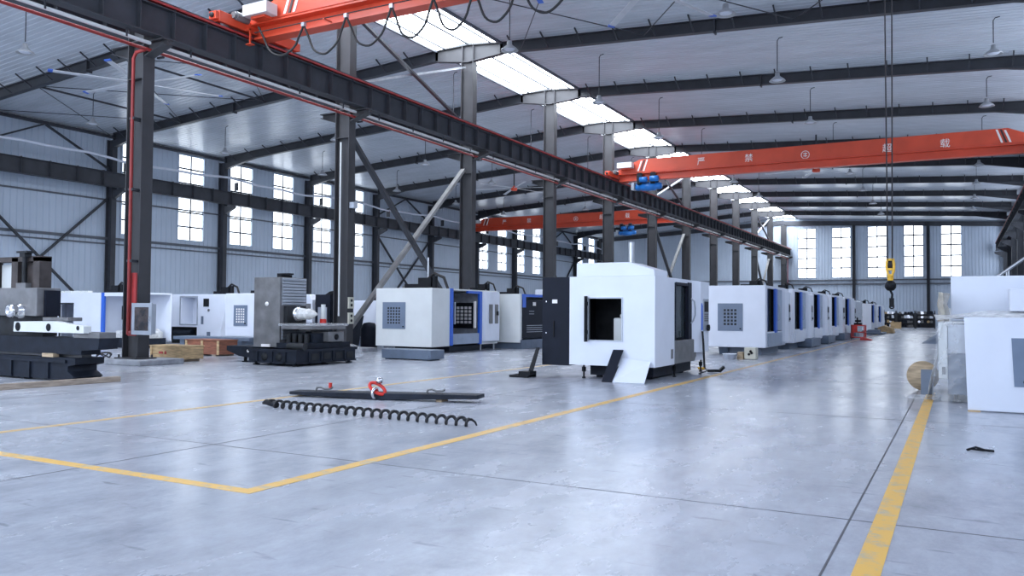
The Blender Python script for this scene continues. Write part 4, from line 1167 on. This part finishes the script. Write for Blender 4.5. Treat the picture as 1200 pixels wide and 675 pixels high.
# ------------------------------------------------ cast bed with grey column (middle left)
def column_bed():
    e = empty('horizontal_machine_bed', (-15.6, 16.3, 0), 'dark cast machine bed with a tall grey column block and wrapped spindle', 'machine')
    mb = MB()
    X0, X1, Y0, Y2, H = -15.9, -14.3, 15.25, 17.5, .42
    mb.box(X0, X1, Y0, Y2, .06, H)
    mb.box(X0-.0, X1+.04, Y0-.04, Y2+.04, H-.07, H)
    # ribs on the visible faces
    for y in (15.7, 16.15, 16.6, 17.05): mb.box(X1, X1+.035, y-.03, y+.03, .06, H-.07)
    for x in (-15.6, -15.1, -14.65): mb.box(x-.03, x+.03, Y0-.035, Y0, .06, H-.07)
    mb.box(X1, X1+.035, Y0, Y2, .06, .10); mb.box(X0, X1, Y0-.035, Y0, .06, .10)
    mb.prism([(X0, .06), (X0, H), (-17.4, H), (-17.4, H-.12), (-16.95, .16)], 'y', 15.9, 17.1)
    mb.build('bed', M['cast'], e)
    for y in (15.92, 16.38, 16.83, 17.28): MB().box(X1+.002, X1+.012, y-.13, y+.13, .14, .30).build('core_opening', M['dark'], e)
    for x in (-15.35, -14.87): MB().lathe([(0,-.012),(.1,-.012),(.1,-.002)], (x, Y0, .22), 14, 'y').build('core_opening', M['dark'], e)
    for x in (-16.6, -16.25): MB().lathe([(0,-.01),(.045,-.01),(.045,-.001)], (x, 15.9, .3), 12, 'y').build('drain_hole', M['white_mark'], e)
    for x, y in ((X0+.15, Y0+.12), (X1-.12, Y0+.12), (X1-.12, Y2-.12), (X0+.15, Y2-.12), (-16.8, 16.0), (-16.8, 16.9), (X1-.1, 16.4)):
        MB().cyl((x, y, 0), (x, y, .03), .09, n=12).cyl((x, y, .03), (x, y, .17 if x < -16.5 else .07), .045, n=10).build('foot', M['black'], e)
    # column block
    col = MB().box(-16.42, -15.5, 15.9, 16.9, .42, 2.25).build('column', M['castgrey'], e, bevel=.012)
    mb = MB()
    for i in range(9): mb.prism([(1.52+i*.08, -15.5), (1.52+i*.08, -15.47), (1.58+i*.08, -15.455), (1.595+i*.08, -15.5)], 'y', 15.96, 16.84) if False else mb.prism([(-15.5, 1.52+i*.08), (-15.465, 1.525+i*.08), (-15.45, 1.585+i*.08), (-15.5, 1.596+i*.08)], 'y', 15.97, 16.83)
    mb.build('way_cover', M['alu'], col)
    mb = MB()
    for i in range(5): mb.prism([(-15.5, .62+i*.08), (-15.465, .625+i*.08), (-15.45, .685+i*.08), (-15.5, .696+i*.08)], 'y', 15.97, 16.83)
    mb.build('lower_way_cover', M['alu'], col)
    MB().lathe([(0,-.012),(.06,-.012),(.06,-.001)], (-15.95, 15.9, 1.55), 14, 'y').build('lifting_plug', M['white_mark'], col)
    MB().box(-15.9, -15.75, 16.2, 16.6, 2.25, 2.33).box(-16.0, -15.6, 16.3, 16.5, 2.33, 2.37).build('top_bracket', M['black'], col)
    MB().box(-15.52, -15.38, 16.05, 16.75, 1.05, 1.5).build('spindle_mount', M['dark'], e)
    sp = MB().lathe([(.19,-.0),(.19,.12),(.13,.16),(.13,.45),(.09,.5),(.05,.54),(0,.54)], (-15.4, 16.4, 1.29), 18, 'x').build('spindle', M['chrome'], e)
    MB().lathe([(.16,.14),(.155,.25),(.14,.35),(.15,.46),(.11,.58),(.06,.66),(.03,.72)], (-15.4, 16.4, 1.29), 14, 'x').build('film_wrap', M['film_thick'], sp)
    # slide and table
    sl = MB().box(-15.3, -14.4, 15.6, 17.4, .42, .56).box(-15.2, -14.34, 16.55, 17.0, .56, .84).box(-15.3, -14.5, 16.1, 16.5, .56, .80).build('slide', M['cast'], e)
    MB().box(-14.9, -14.32, 16.45, 17.05, .58, .84).build('saddle', M['castgrey'], e, bevel=.01)
    MB().lathe([(0,-.0),(.08,.0),(.08,.012),(0,.012)], (-14.32, 16.75, .7), 14, 'x').build('saddle_port', M['black'], e)
    MB().box(-15.4, -14.35, 15.85, 17.15, .9, 1.0).box(-15.1, -14.7, 16.2, 16.9, .84, .9).build('table', M['castgrey'], e, bevel=.01)
    MB().box(-15.46, -14.29, 15.79, 17.21, .98, 1.05).build('table_film', M['film'], e, bevel=.03)
    MB().cyl((-14.75, 15.45, .48), (-14.2, 15.45, .48), .09, n=14).build('drive_screw', M['dark'], e)
    for i in range(4): MB().cyl((-15.25+.2*i, 16.0, .56), (-15.25+.2*i, 16.0, .78), .07, n=10).build('clamp_bolt', M['dark'], e)
    MB().box(-16.1, -15.8, 15.86, 15.9, .43, .5).build('label', M['white_mark'], e)
column_bed()
e = empty('signal_tower', (-15.0, 17.0, 1.05), 'red and white signal light standing on the wrapped table of the grey column machine', 'signal light')
MB().cyl((-15.0,17.0,1.05),(-15.0,17.0,1.16),.09,n=12).build('red_lens', M['red'], e)
MB().cyl((-15.0,17.0,1.16),(-15.0,17.0,1.55),.06,n=10).build('pole', M['white_warm'], e)

# boxes on the second column
for z, t in ((1.65,'upper'),(1.13,'lower')):
    e = empty('socket_box', (XA+.33, FY(1)-.05, z), 'cream socket box on the second middle column, %s one of the pair' % t, 'socket box', 'socket boxes')
    MB().box(XA+.301, XA+.36, FY(1)-.13, FY(1)+.13, z-.19, z+.19).build('case', M['cream'], e)
    for dz in (-.08,.08): MB().lathe([(0,0),(.05,0),(.05,.01),(0,.01)], (XA+.36, FY(1), z+dz), 12, 'x').build('socket', M['black'], e)
e = empty('flood_light', (XA+.42, FY(1)-.05, 4.9), 'small grey floodlight on the second middle column', 'lamp')
MB().box(XA+.31, XA+.5, FY(1)-.12, FY(1)+.08, 4.85, 5.05).build('head', M['alu'], e); MB().box(XA+.301, XA+.33, FY(1)-.04, FY(1)+.04, 4.7, 4.9).build('bracket', M['steel'], e)
# thin white conduit up the second column
thing('wall_cable', MB().cyl((XA-.02, FY(1)-.2, 1.2), (XA-.02, FY(1)-.2, 7.1), .03, n=8), M['white_warm'], 'white vertical conduit up the second middle column', 'conduit', kind='thing')

# ------------------------------------------------ machines along the left
e = plain_machine(-21.45, -20.1, 19.5, 21.6, .5, 1.93, 'white cabinet with slate grid window right behind the grey column machine bed')
grid_window(e, 'y', 19.5, -21.03, -20.42, .86, 1.54, 4, 6, hm='white_mark', margin=.16)
e = empty('control_console', (-20.2, 22.2, 0), 'white curved control console with a small screen behind the grey column machine', 'console')
MB().prism([(-20.5,.95),(-19.92,.95),(-19.92,1.75),(-20.05,1.95),(-20.5,1.95)],'y',22.0,22.3).build('housing', M['white'], e, bevel=.03)
MB().box(-20.35,-19.98,21.985,22.0,1.35,1.62).build('screen', M['castgrey'], e)
MB().box(-20.35,-20.05,22.05,22.25,0,.95).build('pedestal', M['white'], e)
e = empty('tool_magazine', (-19.5, 22.4, 0), 'black upright machine column just left of the second middle column', 'machine')
MB().box(-19.86,-19.2,22.1,22.9,0,1.94).build('column', M['navy'], e)
MB().box(-19.7,-19.3,22.05,22.1,.8,1.5).build('cover', M['alu'], e)
MB().prism([(-19.6,1.94),(-19.3,1.94),(-19.2,2.08),(-19.4,2.05)],'y',22.3,22.5).build('bracket', M['black'], e)
# second column's neighbour: white machine and dark sheet
e = plain_machine(-21.0, -18.9, 25.3, 28.5, .35, 1.78, 'white enclosure seen between the second column and the blue-framed machine', clutter=False)
thing('leaning_sheet', quad_board((-19.9,23.6,0),(-19.15,23.6,0),(-19.15,23.9,1.2),(-19.75,23.9,1.2),.02), M['cast'], 'dark green-black sheet leaning behind the second middle column', 'sheet')
thing('covered_drum', MB().lathe([(0,0),(.26,0),(.3,.1),(.3,.75),(.2,.95),(0,.98)], (-18.35,23.2,0), 16), M['navy'], 'dark covered drum beside the left side of the blue-framed machine', 'drum')

def alcove_machine():
    """white enclosure with an open cupboard and dark pit"""
    X0, X1, Y0 = -29.6, -25.3, 23.0
    e = empty('machining_centre', (-27.5, 24.4, 0), 'white machine with a glazed alcove and dark open base, behind the wooden crates', 'machine', 'machining centres')
    mb = MB()
    hx0, hx1, hz0, hz1 = -27.83, -26.87, .80, 1.88
    mb.box(X0, -28.75, Y0, Y0+.05, .1, 2.0) ; mb.box(-28.75, hx0, Y0, Y0+.05, .68, 2.0)
    mb.box(hx1, -25.95, Y0, Y0+.05, .12, 2.0); mb.box(hx0, hx1, Y0, Y0+.05, .68, hz0); mb.box(hx0, hx1, Y0, Y0+.05, hz1, 2.0)
    mb.box(X0, X1, Y0+.05, 26, 1.95, 2.0); mb.box(X0, X0+.05, Y0+.05, 26, .1, 1.95); mb.box(X0, X1, 25.95, 26, .1, 1.95)
    mb.prism([(-25.95, .1), (-25.65, .1), (-25.30, 1.3), (-25.30, 1.95), (-25.95, 1.95)], 'y', Y0, Y0+.6)
    mb.build('enclosure', M['white'], e)
    MB().box(hx0, hx1, Y0+.6, Y0+.65, hz0, hz1).box(hx0, hx0+.02, Y0+.05, Y0+.6, hz0, hz1).box(hx1-.02, hx1, Y0+.05, Y0+.6, hz0, hz1).box(hx0, hx1, Y0+.05, Y0+.6, hz1-.02, hz1).box(hx0, hx1, Y0+.05, Y0+.6, hz0, hz0+.02).build('alcove_lining', M['white'], e)
    fr = MB()
    for a, c, z0, z1 in ((hx0-.05,hx0,hz0-.05,hz1+.05),(hx1,hx1+.05,hz0-.05,hz1+.05)): fr.box(a,c,Y0-.02,Y0,z0,z1)
    fr.box(hx0,hx1,Y0-.02,Y0,hz1,hz1+.05); fr.box(hx0,hx1,Y0-.02,Y0,hz0-.05,hz0)
    fr.build('alcove_frame', M['alu'], e)
    MB().box(-28.7,-26.9,Y0+.3,25.5,.0,.66).build('base', M['dark'], e)
    MB().cyl((-28.3,Y0+.15,.45),(-27.3,Y0+.15,.45),.12,n=12).build('screw_drive', M['cast'], e)
    MB().box(-26.5,-26.2,Y0-.02,Y0,1.5,1.82).build('screen', M['black'], e)
    MB().lathe([(0,-.03),(.05,-.03),(.05,0)], (-26.2,Y0,1.36),12,'y').build('knob', M['castgrey'], e)
    MB().box(-26.62,-26.5,Y0-.02,Y0,.8,1.12).build('handle_recess', M['base'], e)
    MB().box(-26.28,-26.1,Y0-.02,Y0,.15,.5).build('lower_vent', M['base'], e)
    grid_window(e, 'y', Y0, -29.35, -28.85, .82, 1.58, 3, 5, hm='base')
    top_clutter(e, -26.6, 24.2, 2.0, 1.2)
alcove_machine()
for i, (x0, x1, y, h, t) in enumerate(((-28.05,-27.55,20.6,.62,'left'),(-27.4,-26.95,20.7,.50,'right'))):
    e = empty('sheet_metal_box', (x0,y,0), 'small white panel box on the floor beneath the alcove machine, %s one' % t, 'panel', 'loose panels')
    MB().box(x0,x1,y,y+.3,0.0,h).build('shell', M['white'], e, bevel=.01)
    MB().box(x0+.08,x1-.08,y-.008,y,h*.3,h*.8).build('cut_out', M['alu'], e)
thing('surface_plate', MB().box(-22.6,-19.2,18.4,19.1,.42,.52).box(-22.4,-22.2,18.5,19.0,0,.42).box(-19.6,-19.4,18.5,19.0,0,.42), M['base'], 'long dark plate lying on supports behind the wooden crates', 'plate')

def blue_edge_machine():
    e = empty('machining_centre', (-28.5, 20.5, 0), 'white machine with a blue corner edge, behind the far-left machine bed', 'machine', 'machining centres')
    Y0 = 19.0
    mb = MB()
    panel_with_hole(mb, Y0, Y0+.05, -31.2, -28.25, .25, 1.97, -29.55, -28.75, .3, 1.55)
    mb.box(-28.25, -27.15, Y0, Y0+.05, .22, 1.96)
    mb.box(-31.2, -25.1, 20.3, 20.35, .25, 1.97)
    mb.box(-31.2, -31.15, Y0+.05, 20.3, .25, 1.97)
    mb.box(-31.2, -25.1, Y0+.05, 20.3, 1.91, 1.97)
    mb.box(-27.0, -25.1, Y0, Y0+.05, 1.84, 1.97)
    mb.box(-25.2, -25.1, Y0, Y0+.3, .3, 1.84)
    mb.box(-27.2, -27.15, Y0+.05, 20.2, .22, 1.9)
    mb.build('enclosure', M['white'], e)
    MB().box(-27.15, -27.0, Y0-.02, Y0+.06, .22, 1.97).build('blue_corner_trim', M['blue'], e)
    MB().box(-29.5, -28.8, Y0+.5, Y0+.55, .3, 1.55).build('inner_door', M['white'], e)
    MB().box(-29.6,-29.55,Y0-.02,Y0+.02,.3,1.6).box(-29.55,-28.75,Y0-.02,Y0+.02,1.55,1.6).build('hatch_seal', M['black'], e)
    MB().box(-26.85,-26.55,Y0+.6,Y0+.7,1.0,1.5).build('hanging_pendant', M['black'], e)
    MB().box(-27.0,-25.2,Y0+.3,20.2,0,.35).build('base', M['cast'], e)
    MB().prism([(-26.8,.35),(-25.25,.35),(-25.25,.55),(-25.5,.68),(-26.0,.66),(-26.8,.6)],'y',Y0+.35,20.1).build('film_cover', M['film_thick'], e)
    mb = MB()
    for i in range(6): mb.box(-31.1+i*.5,-30.75+i*.5,Y0+.2,Y0+.4,1.97,2.05)
    mb.build('top_rail', M['white_warm'], e)
    top_clutter(e, -27.6, 19.9, 1.97, 1.1)
blue_edge_machine()

# crates by the first column
def crate(x0, x1, y0, y1, z0, z1, mt, lab, nb, skids=True):
    e = empty('wooden_crate', ((x0+x1)/2,(y0+y1)/2,0), lab, 'crate', 'wooden crates')
    MB().box(x0,x1,y0,y1,z0,z1).build('box', M[mt], e)
    for i in range(nb):
        x = x0+(x1-x0-.09)*i/(nb-1)
        MB().box(x,x+.09,y0-.02,y0,z0,z1).build('batten', M['wood'], e)
    MB().box(x0-.02,x1+.02,y0-.03,y1+.02,z1,z1+.025).build('lid', M['wood'] if mt == 'wood' else M['wood_red'], e)
    for x in (x0+.15, x1-.3): MB().box(x,x+.15,y0,y1,0,z0).build('skid', M['wood_grey'], e)
    return e
e = crate(-19.25,-17.95,14.95,15.6,.07,.40,'wood','pale wooden crate on the floor just behind the first middle column',2)
MB().box(-18.9,-18.75,14.935,14.95,.2,.26).box(-18.68,-18.62,14.935,14.95,.19,.27).build('stencil_mark', M['rail_red'], e)
crate(-20.75,-19.3,17.35,18.05,.05,.46,'wood_red','reddish brown wooden crate with pale battens between the pale crate and machine bed',3)
e = empty('loose_cable', (-19.1,13.1,0), 'tangle of black cable on the first column plinth', 'cable')
MB().tube([(-19.15+.22*math.cos(a)*(1-.02*a), 13.5+.08*math.sin(a*1.3), .16+.12*abs(math.sin(a*.9))) for a in [i*.35 for i in range(36)]], .016, 6).build('coil', M['rubber'], e)

# ------------------------------------------------ far-left machine bed
def left_bed():
    e = empty('horizontal_machine_bed', (-15.7, 10.5, 0), 'dark cast machine bed with grey spindle head cut off by the left edge', 'machine')
    Y0 = 9.7
    mb = MB()
    mb.prism([(-18.6,.04),(-14.75,.04),(-14.62,.10),(-14.82,.2),(-14.82,.30),(-14.6,.34),(-14.6,.46),(-18.6,.46)],'y',Y0,10.3)
    mb.box(-18.6,-14.85,Y0-.04,Y0,.36,.42)
    for x in (-16.6,-16.0,-15.4): mb.box(x-.03,x+.03,Y0-.04,Y0,.04,.36)
    mb.build('bed', M['cast'], e)
    MB().prism([(-18.6,.52),(-14.5,.52),(-14.5,.60),(-14.0,.64),(-13.98,.84),(-18.6,.84)],'y',Y0+.05,10.15).build('cross_slide', M['cast'], e)
    MB().box(-18.4,-14.7,Y0+.2,10.1,.46,.52).build('guide_rail', M['castgrey'], e)
    MB().box(-15.6,-15.25,Y0-.02,Y0+.1,.46,.53).build('wedge', M['ply'], e)
    MB().box(-14.75,-13.98,Y0+.05,10.1,.84,.95).build('way_plate', M['castgrey'], e, bevel=.01)
    p = MB().prism([(-16.5,.93),(-14.28,.93),(-14.28,1.07),(-14.75,1.1),(-15.2,1.15),(-15.9,1.14),(-16.48,1.13)],'y',Y0-.06,Y0+.1).build('way_cover', M['white_warm'], e, bevel=.01)
    for x, r in ((-16.34,.07),(-15.35,.06),(-14.45,.035)): MB().lathe([(0,-.012),(r,-.012),(r*1.25,-.004),(r*1.25,0)],(x,Y0-.06,1.03),16,'y').build('port', M['black'], p)
    MB().box(-15.8,-15.0,Y0+.1,10.1,1.15,1.22).build('table', M['castgrey'], e, bevel=.01)
    MB().box(-18.4,-15.95,Y0+.2,10.2,.84,1.24).build('saddle', M['dark'], e)
    h = MB().box(-18.4,-15.93,Y0+.05,10.25,1.24,1.80).build('spindle_head', M['castgrey'], e, bevel=.02)
    c = (-16.42, Y0-.0, 1.34)
    MB().lathe([(.15,.07),(.15,-.02),(.12,-.05),(.12,-.12),(.135,-.14),(.135,-.19),(.09,-.22),(.05,-.22),(.04,-.16),(0,-.16)], c, 22, 'y').build('spindle_nose', M['chrome'], h)
    MB().box(-15.93,-15.86,Y0+.2,10.2,1.24,1.75).build('side_cover', M['navy'], e)
    cf = MB()
    for x in (-17.9,-16.95,-16.22): cf.box(x-.1,x+.12,9.9,10.15,1.8,2.42)
    cf.box(-18.02,-16.10,9.9,10.15,2.34,2.44); cf.box(-16.83,-16.32,10.1,10.15,1.8,2.34)
    cf.build('column_frame', mat('brown_primer', (.06,.05,.048), .6, var=.2, spec=.3), e)
    MB().box(-17.75,-17.15,10.11,10.14,1.8,2.3).build('light_panel', M['white_warm'], e)
    s = MB().cyl((-16.5,9.84,1.8),(-16.5,9.84,2.44),.045,n=12).box(-16.66,-16.3,9.76,9.95,2.50,2.54).box(-16.58,-16.4,9.78,9.92,2.42,2.50)
    s.build('ball_screw', M['dark'], e)
    MB().box(-16.68,-16.36,Y0+.08,Y0+.2,1.8,1.9).build('screw_nut', M['castgrey'], e)
    for x in (-17.5,-16.3,-15.0):
        MB().cyl((x,Y0+.15,0),(x,Y0+.15,.05),.08,n=12).build('foot', M['black'], e)
left_bed()
thing('timber_beam', MB().bar((-14.40,7.1,.05),(-14.22,10.35,.05),.13,.1), M['wood_grey'], 'weathered timber beam on the floor in front of the far-left machine bed', 'timber', bevel=.008)

# ------------------------------------------------ foreground auger and lifting beam
e = empty('auger_screw', (-7, 8.62, 0), 'long black spiral auger lying on the floor in the foreground', 'auger')
A, Bq = Vector((-8.62,8.70,.068)), Vector((-5.20,8.54,.062))
mb = MB(); N = 23; S = 14; d = (Bq-A); n_ = N*S
ax = d.normalized(); up = Vector((0,0,1)); sd = ax.cross(up).normalized()
rings = []
for i in range(n_+1):
    t = i/n_; a = 2*math.pi*N*t + 1.0
    c = A + d*t; rad = sd*math.cos(a)+up*math.sin(a)
    w_ = .022
    for r, s in ((.030,-1),(.064,-1),(.064,1),(.030,1)):
        rings.append(c + rad*r + ax*(s*w_*.55))
fs = []
for i in range(n_):
    for k in range(4):
        k2 = (k+1) % 4; fs.append((i*4+k, i*4+k2, (i+1)*4+k2, (i+1)*4+k))
fs += [(3,2,1,0), tuple(n_*4+k for k in range(4))]
mb.add(rings, fs); mb.build('spiral_flight', M['rubber'], e)
MB().tube([A+Vector((.12,0,-.02)), A+Vector((0,.01,.0)), A+Vector((-.12,.03,.01)), A+Vector((-.19,.04,-.01))],[.04,.045,.04,.02],10).build('drive_end', M['black'], e)
MB().tube([Bq+Vector((-.1,0,.02)), Bq+Vector((.02,0,.03)), Bq+Vector((.07,0,.0)), Bq+Vector((.09,0,-.04))],[.016,.016,.014,.01],8).build('tail_hook', M['black'], e)

e = empty('lifting_beam', (-8, 10.5, 0), 'dark steel lifting beam with red-sleeved sling on the floor behind the spiral auger', 'lifting beam')
P, Q = Vector((-9.55,10.16,.055)), Vector((-6.42,10.86,.10))
mb = MB(); d = (Q-P).normalized(); sd = Vector((-d.y,d.x,0))
for t0, t1, h0, h1 in ((0,.5,.05,.11),(.5,1,.11,.06)):
    a, c = P+(Q-P)*t0, P+(Q-P)*t1
    vs = []
    for p, h in ((a,h0),(c,h1)):
        for s, zz in ((-.16,.03),(.16,.03),(.16,.03-h),(-.16,.03-h)): vs.append(p+sd*s+Vector((0,0,max(zz, -p.z+.002))))
    mb.add(vs, [(0,1,2,3),(7,6,5,4),(0,4,5,1),(1,5,6,2),(2,6,7,3),(3,7,4,0)])
mb.build('beam', M['cast'], e, bevel=.006)
c = P+(Q-P)*.485+Vector((0,-.12,.10))
pts = []
for i in range(25):
    a = 2*math.pi*i/24
    pts.append(c + d*(.13*math.cos(a)) + Vector((0,0,.055*math.sin(a)-.065*math.cos(a))) + sd*(.06*math.sin(a)))
MB().tube(pts, .027, 8, 0, False).build('red_sling', M['red'], e)
MB().torus(c+Vector((-.0,-.06,-.07)), .065, .026, 'x', 18, 8).build('shackle', M['chrome'], e)
MB().lathe([(0,-.05),(.05,-.04),(.06,0),(.05,.04),(0,.05)], c+Vector((.0,.05,.12)), 14).build('shackle_pin', M['chrome'], e)
for t, red in ((.14,True),(.74,False)):
    b0 = P+(Q-P)*t+Vector((0,0,.035))
    o = MB().tube([b0+d*-.06, b0+d*-.04+Vector((0,0,.05)), b0+d*.03+Vector((0,0,.06)), b0+d*.10+Vector((0,0,.03)), b0+d*.2+Vector((0,0,.035)), b0+d*.24+Vector((0,0,.06))], .018, 8).build('hook', M['castgrey'], e)
    if red: MB().cyl(b0+d*.2+Vector((0,0,.05)), b0+d*.2+Vector((0,0,.13)), .03, n=10).build('red_latch', M['red'], o)
b0 = P+(Q-P)*.80
thing('support_block', MB().box(b0.x-.05,b0.x+.05,b0.y-.09,b0.y+.09,0,.058), M['ply'], 'small brown block propping the right end of the lifting beam', 'block')
e = empty('wire_scrap', (.18,9.75,0), 'small twisted scrap of dark metal on the floor right of the thick yellow line', 'scrap')
MB().tube([(.06,9.72,.01),(.14,9.78,.035),(.22,9.72,.02),(.30,9.76,.012)],.012,6).build('strip', M['black'], e)
MB().tube([(.10,9.8,.012),(.2,9.74,.012),(.27,9.8,.012)],.01,6).build('strip', M['black'], e)

# ------------------------------------------------ right-hand stack of machine parts
e = empty('machine_side_cover', (1.0,13.8,0), 'large white machine panel with slate window standing at the right edge of the picture', 'panel')
mb = MB(); Y0 = 13.72
mb.prism([(.10,.015),(2.1,.015),(2.1,1.36),(.06,1.36)],'y',Y0,Y0+.05)
p = mb.build('sheet', M['white'], e, bevel=.006)
MB().prism([(.68,.38),(1.6,.38),(1.6,1.07),(.65,1.07)],'y',Y0-.015,Y0+.0).build('window_frame', M['winfr'], p)
MB().lathe([(0,-.02),(.03,-.02),(.03,0)],(.82,Y0-.015,.45),12,'y').build('latch', M['black'], p)
thing('wood_batten', MB().box(.1,.26,13.66,13.71,0,.02), M['wood'], 'thin pale batten on the floor under the large leaning white panel', 'batten')
def box_e(name, lab, cat, boxes, bevel=.01):
    x0 = min(b[1] for b in boxes); x1 = max(b[2] for b in boxes); y0 = min(b[3] for b in boxes); y1 = max(b[4] for b in boxes); z0 = min(b[5] for b in boxes)
    e = empty(name, ((x0+x1)/2,(y0+y1)/2,z0), lab, cat)
    for nm, a,b_,c,d_,f,g,mt in boxes: MB().box(a,b_,c,d_,f,g).build(nm, M[mt], e, bevel=bevel)
    return e
e = empty('wrapped_machine', (.5,15.6,0), 'grey machine half wrapped in clear plastic film behind the large leaning panel', 'machine')
MB().box(-.17,2.2,15.0,17.4,.12,.78).build('body', M['base'], e, bevel=.01)
MB().box(-.17,2.2,15.0,17.4,.78,1.24).build('upper_body', M['alu'], e, bevel=.01)
MB().box(-.30,-.17,14.96,15.1,.37,1.27).build('side_strip', M['white_warm'], e, bevel=.008)
MB().box(-.25,-.20,14.945,14.96,.44,.56).build('switch', M['castgrey'], e)
for x, y in ((-.05,15.1),(.4,15.1),(-.05,17.0),(1.8,15.1),(1.8,17.0)):
    MB().cyl((x,y,0),(x,y,.03),.06,n=12).cyl((x,y,.03),(x,y,.13),.03,n=8).build('levelling_foot', M['black'], e)
def crumple(nx, nz, fn, amp, seed):
    rnd = random.Random(seed)
    vs, fs = [], []
    for j in range(nz+1):
        for i in range(nx+1):
            v = Vector(fn(i/nx, j/nz))
            v += Vector((rnd.uniform(-amp,amp), rnd.uniform(-amp,amp), rnd.uniform(-amp,amp)*.5 if 0 < j < nz else 0))
            vs.append(v)
    for j in range(nz):
        for i in range(nx):
            a = j*(nx+1)+i; fs.append((a,a+1,a+nx+2,a+nx+1))
    mb = MB().add(vs, fs, 0, True)
    return mb
def film(name, mb, mt, lab):
    o = thing(name, mb, M[mt], lab, 'plastic film', recalc=False)
    s = o.modifiers.new('sub','SUBSURF'); s.levels = 2; s.render_levels = 2
    return o
film('plastic_film', crumple(14, 9, lambda u,v: (-.40+.10*v + u*.75, 14.88+.03*math.sin(u*9), .02+1.27*v), .02, 3), 'film', 'clear film draped over the front of the grey wrapped machine')
film('plastic_film', crumple(10, 9, lambda u,v: (-.38-.10*(1-v)**2+.13*v+.03*math.sin(u*12), 14.93+u*2.4, .02+1.28*v), .03, 4), 'film_thick', 'cloudy film hanging down the aisle side of the grey wrapped machine')
film('plastic_film', crumple(14, 8, lambda u,v: (-.36+u*2.3, 14.9+v*1.35, 1.30+.06*math.sin(u*7+v*5)+.12*v), .035, 5), 'film_thick', 'crumpled cloudy film lying on top of the grey wrapped machine')
film('plastic_film', crumple(12, 7, lambda u,v: (-.17-.16*math.sin(math.pi*min(1,.15+u)) , 15.9+u*.9-.2, 1.28+.50*v-.0), .03, 6), 'film_beige', 'beige film bundle standing up beside the back white panel')
box_e('machine_cover', 'long white machine cover at the back of the right-hand stack, under the handrail', 'machine cover', [('panel',-.13,2.4,16.6,17.3,1.28,2.08,'white')], .02)
box_e('white_box', 'smaller white box on top of the right-hand stack at the picture edge', 'box', [('carton',.74,1.7,15.9,16.45,1.46,1.84,'white')], .012)
# plywood disc and slate plate
e = empty('plywood_disc', (-.62,16.9,0), 'round brown plywood disc standing on edge at the end of the yellow line', 'disc')
MB().lathe([(.03,-.015),(.27,-.015),(.27,.015),(.03,.015)], (-.60,17.0,.27), 32, 'y').build('disc', M['ply'], e)
thing('slate_plate', quad_board((-.60,16.15,.0),(-.40,16.15,.0),(-.40,16.22,.43),(-.60,16.22,.43),.02), M['base'], 'small slate-grey plate leaning before the plywood disc', 'plate')
thing('film_roll', MB().torus((-.55,15.4,.02),.26,.022,'z',28,6), M['film'], 'loop of clear film lying on the yellow line by the plywood disc', 'film')
# further along the right side
e = empty('covered_stack', (-.2,45,0), 'low grey covered heap on the floor along the right side, far down the aisle', 'stack')
mb = crumple(10,6,lambda u,v:(-1.6+u*3.2, 44+v*3, .0+ .8*math.sin(math.pi*min(1,u*1.0))*math.sin(math.pi*v)),.05,8)
o = mb.build('tarpaulin', M['base'], e); o.modifiers.new('sub','SUBSURF').render_levels = 1
box_e('white_cabinet', 'distant white cabinet on the right side just past the plastic-wrapped stack', 'cabinet', [('body',-.55,1.2,30.0,32,.05,1.6,'white_warm'),('plinth',-.45,1.1,30.1,31.9,0,.05,'base')])
box_e('white_cabinet', 'second distant white cabinet on the right side near the far racks', 'cabinet', [('body',-1.0,1.5,60.0,63,.05,1.7,'white_warm'),('plinth',-.9,1.4,60.1,62.9,0,.05,'base')])
# steel stairs with pale handrail
e = empty('platform_stairs', (1.9,22,0), 'grey steel stairs with pale tubular handrail behind the right-hand stack', 'stairs')
for y in (21.9, 22.8):
    nm = MB().tube([(.55,y,1.15),(.6,y,1.9),(.78,y,2.28),(1.35,y,2.72),(3.3,y,4.2)],.032,8)
    nm.build('handrail', M['galv'], e)
    for x in (1.0,1.5,2.2,2.9): MB().cyl((x,y,.03+max(0,(x-.5))*.76),(x,y,2.45+(x-1.0)*.77),.02,n=8).build('baluster', M['galv'], e)
    MB().bar((.45,y,.09),(3.4,y,2.3),.05,.18).build('stringer', M['steel'], e)
for i in range(10): MB().box(.5+i*.29,.78+i*.29,21.93,22.77,.2+i*.22,.23+i*.22).build('tread', M['steel'], e)
MB().box(3.35,4.1,21.9,22.8,2.36,2.42).box(4.0,4.1,21.9,22,0,2.36).box(4.0,4.1,22.7,22.8,0,2.36).build('landing', M['steel'], e)
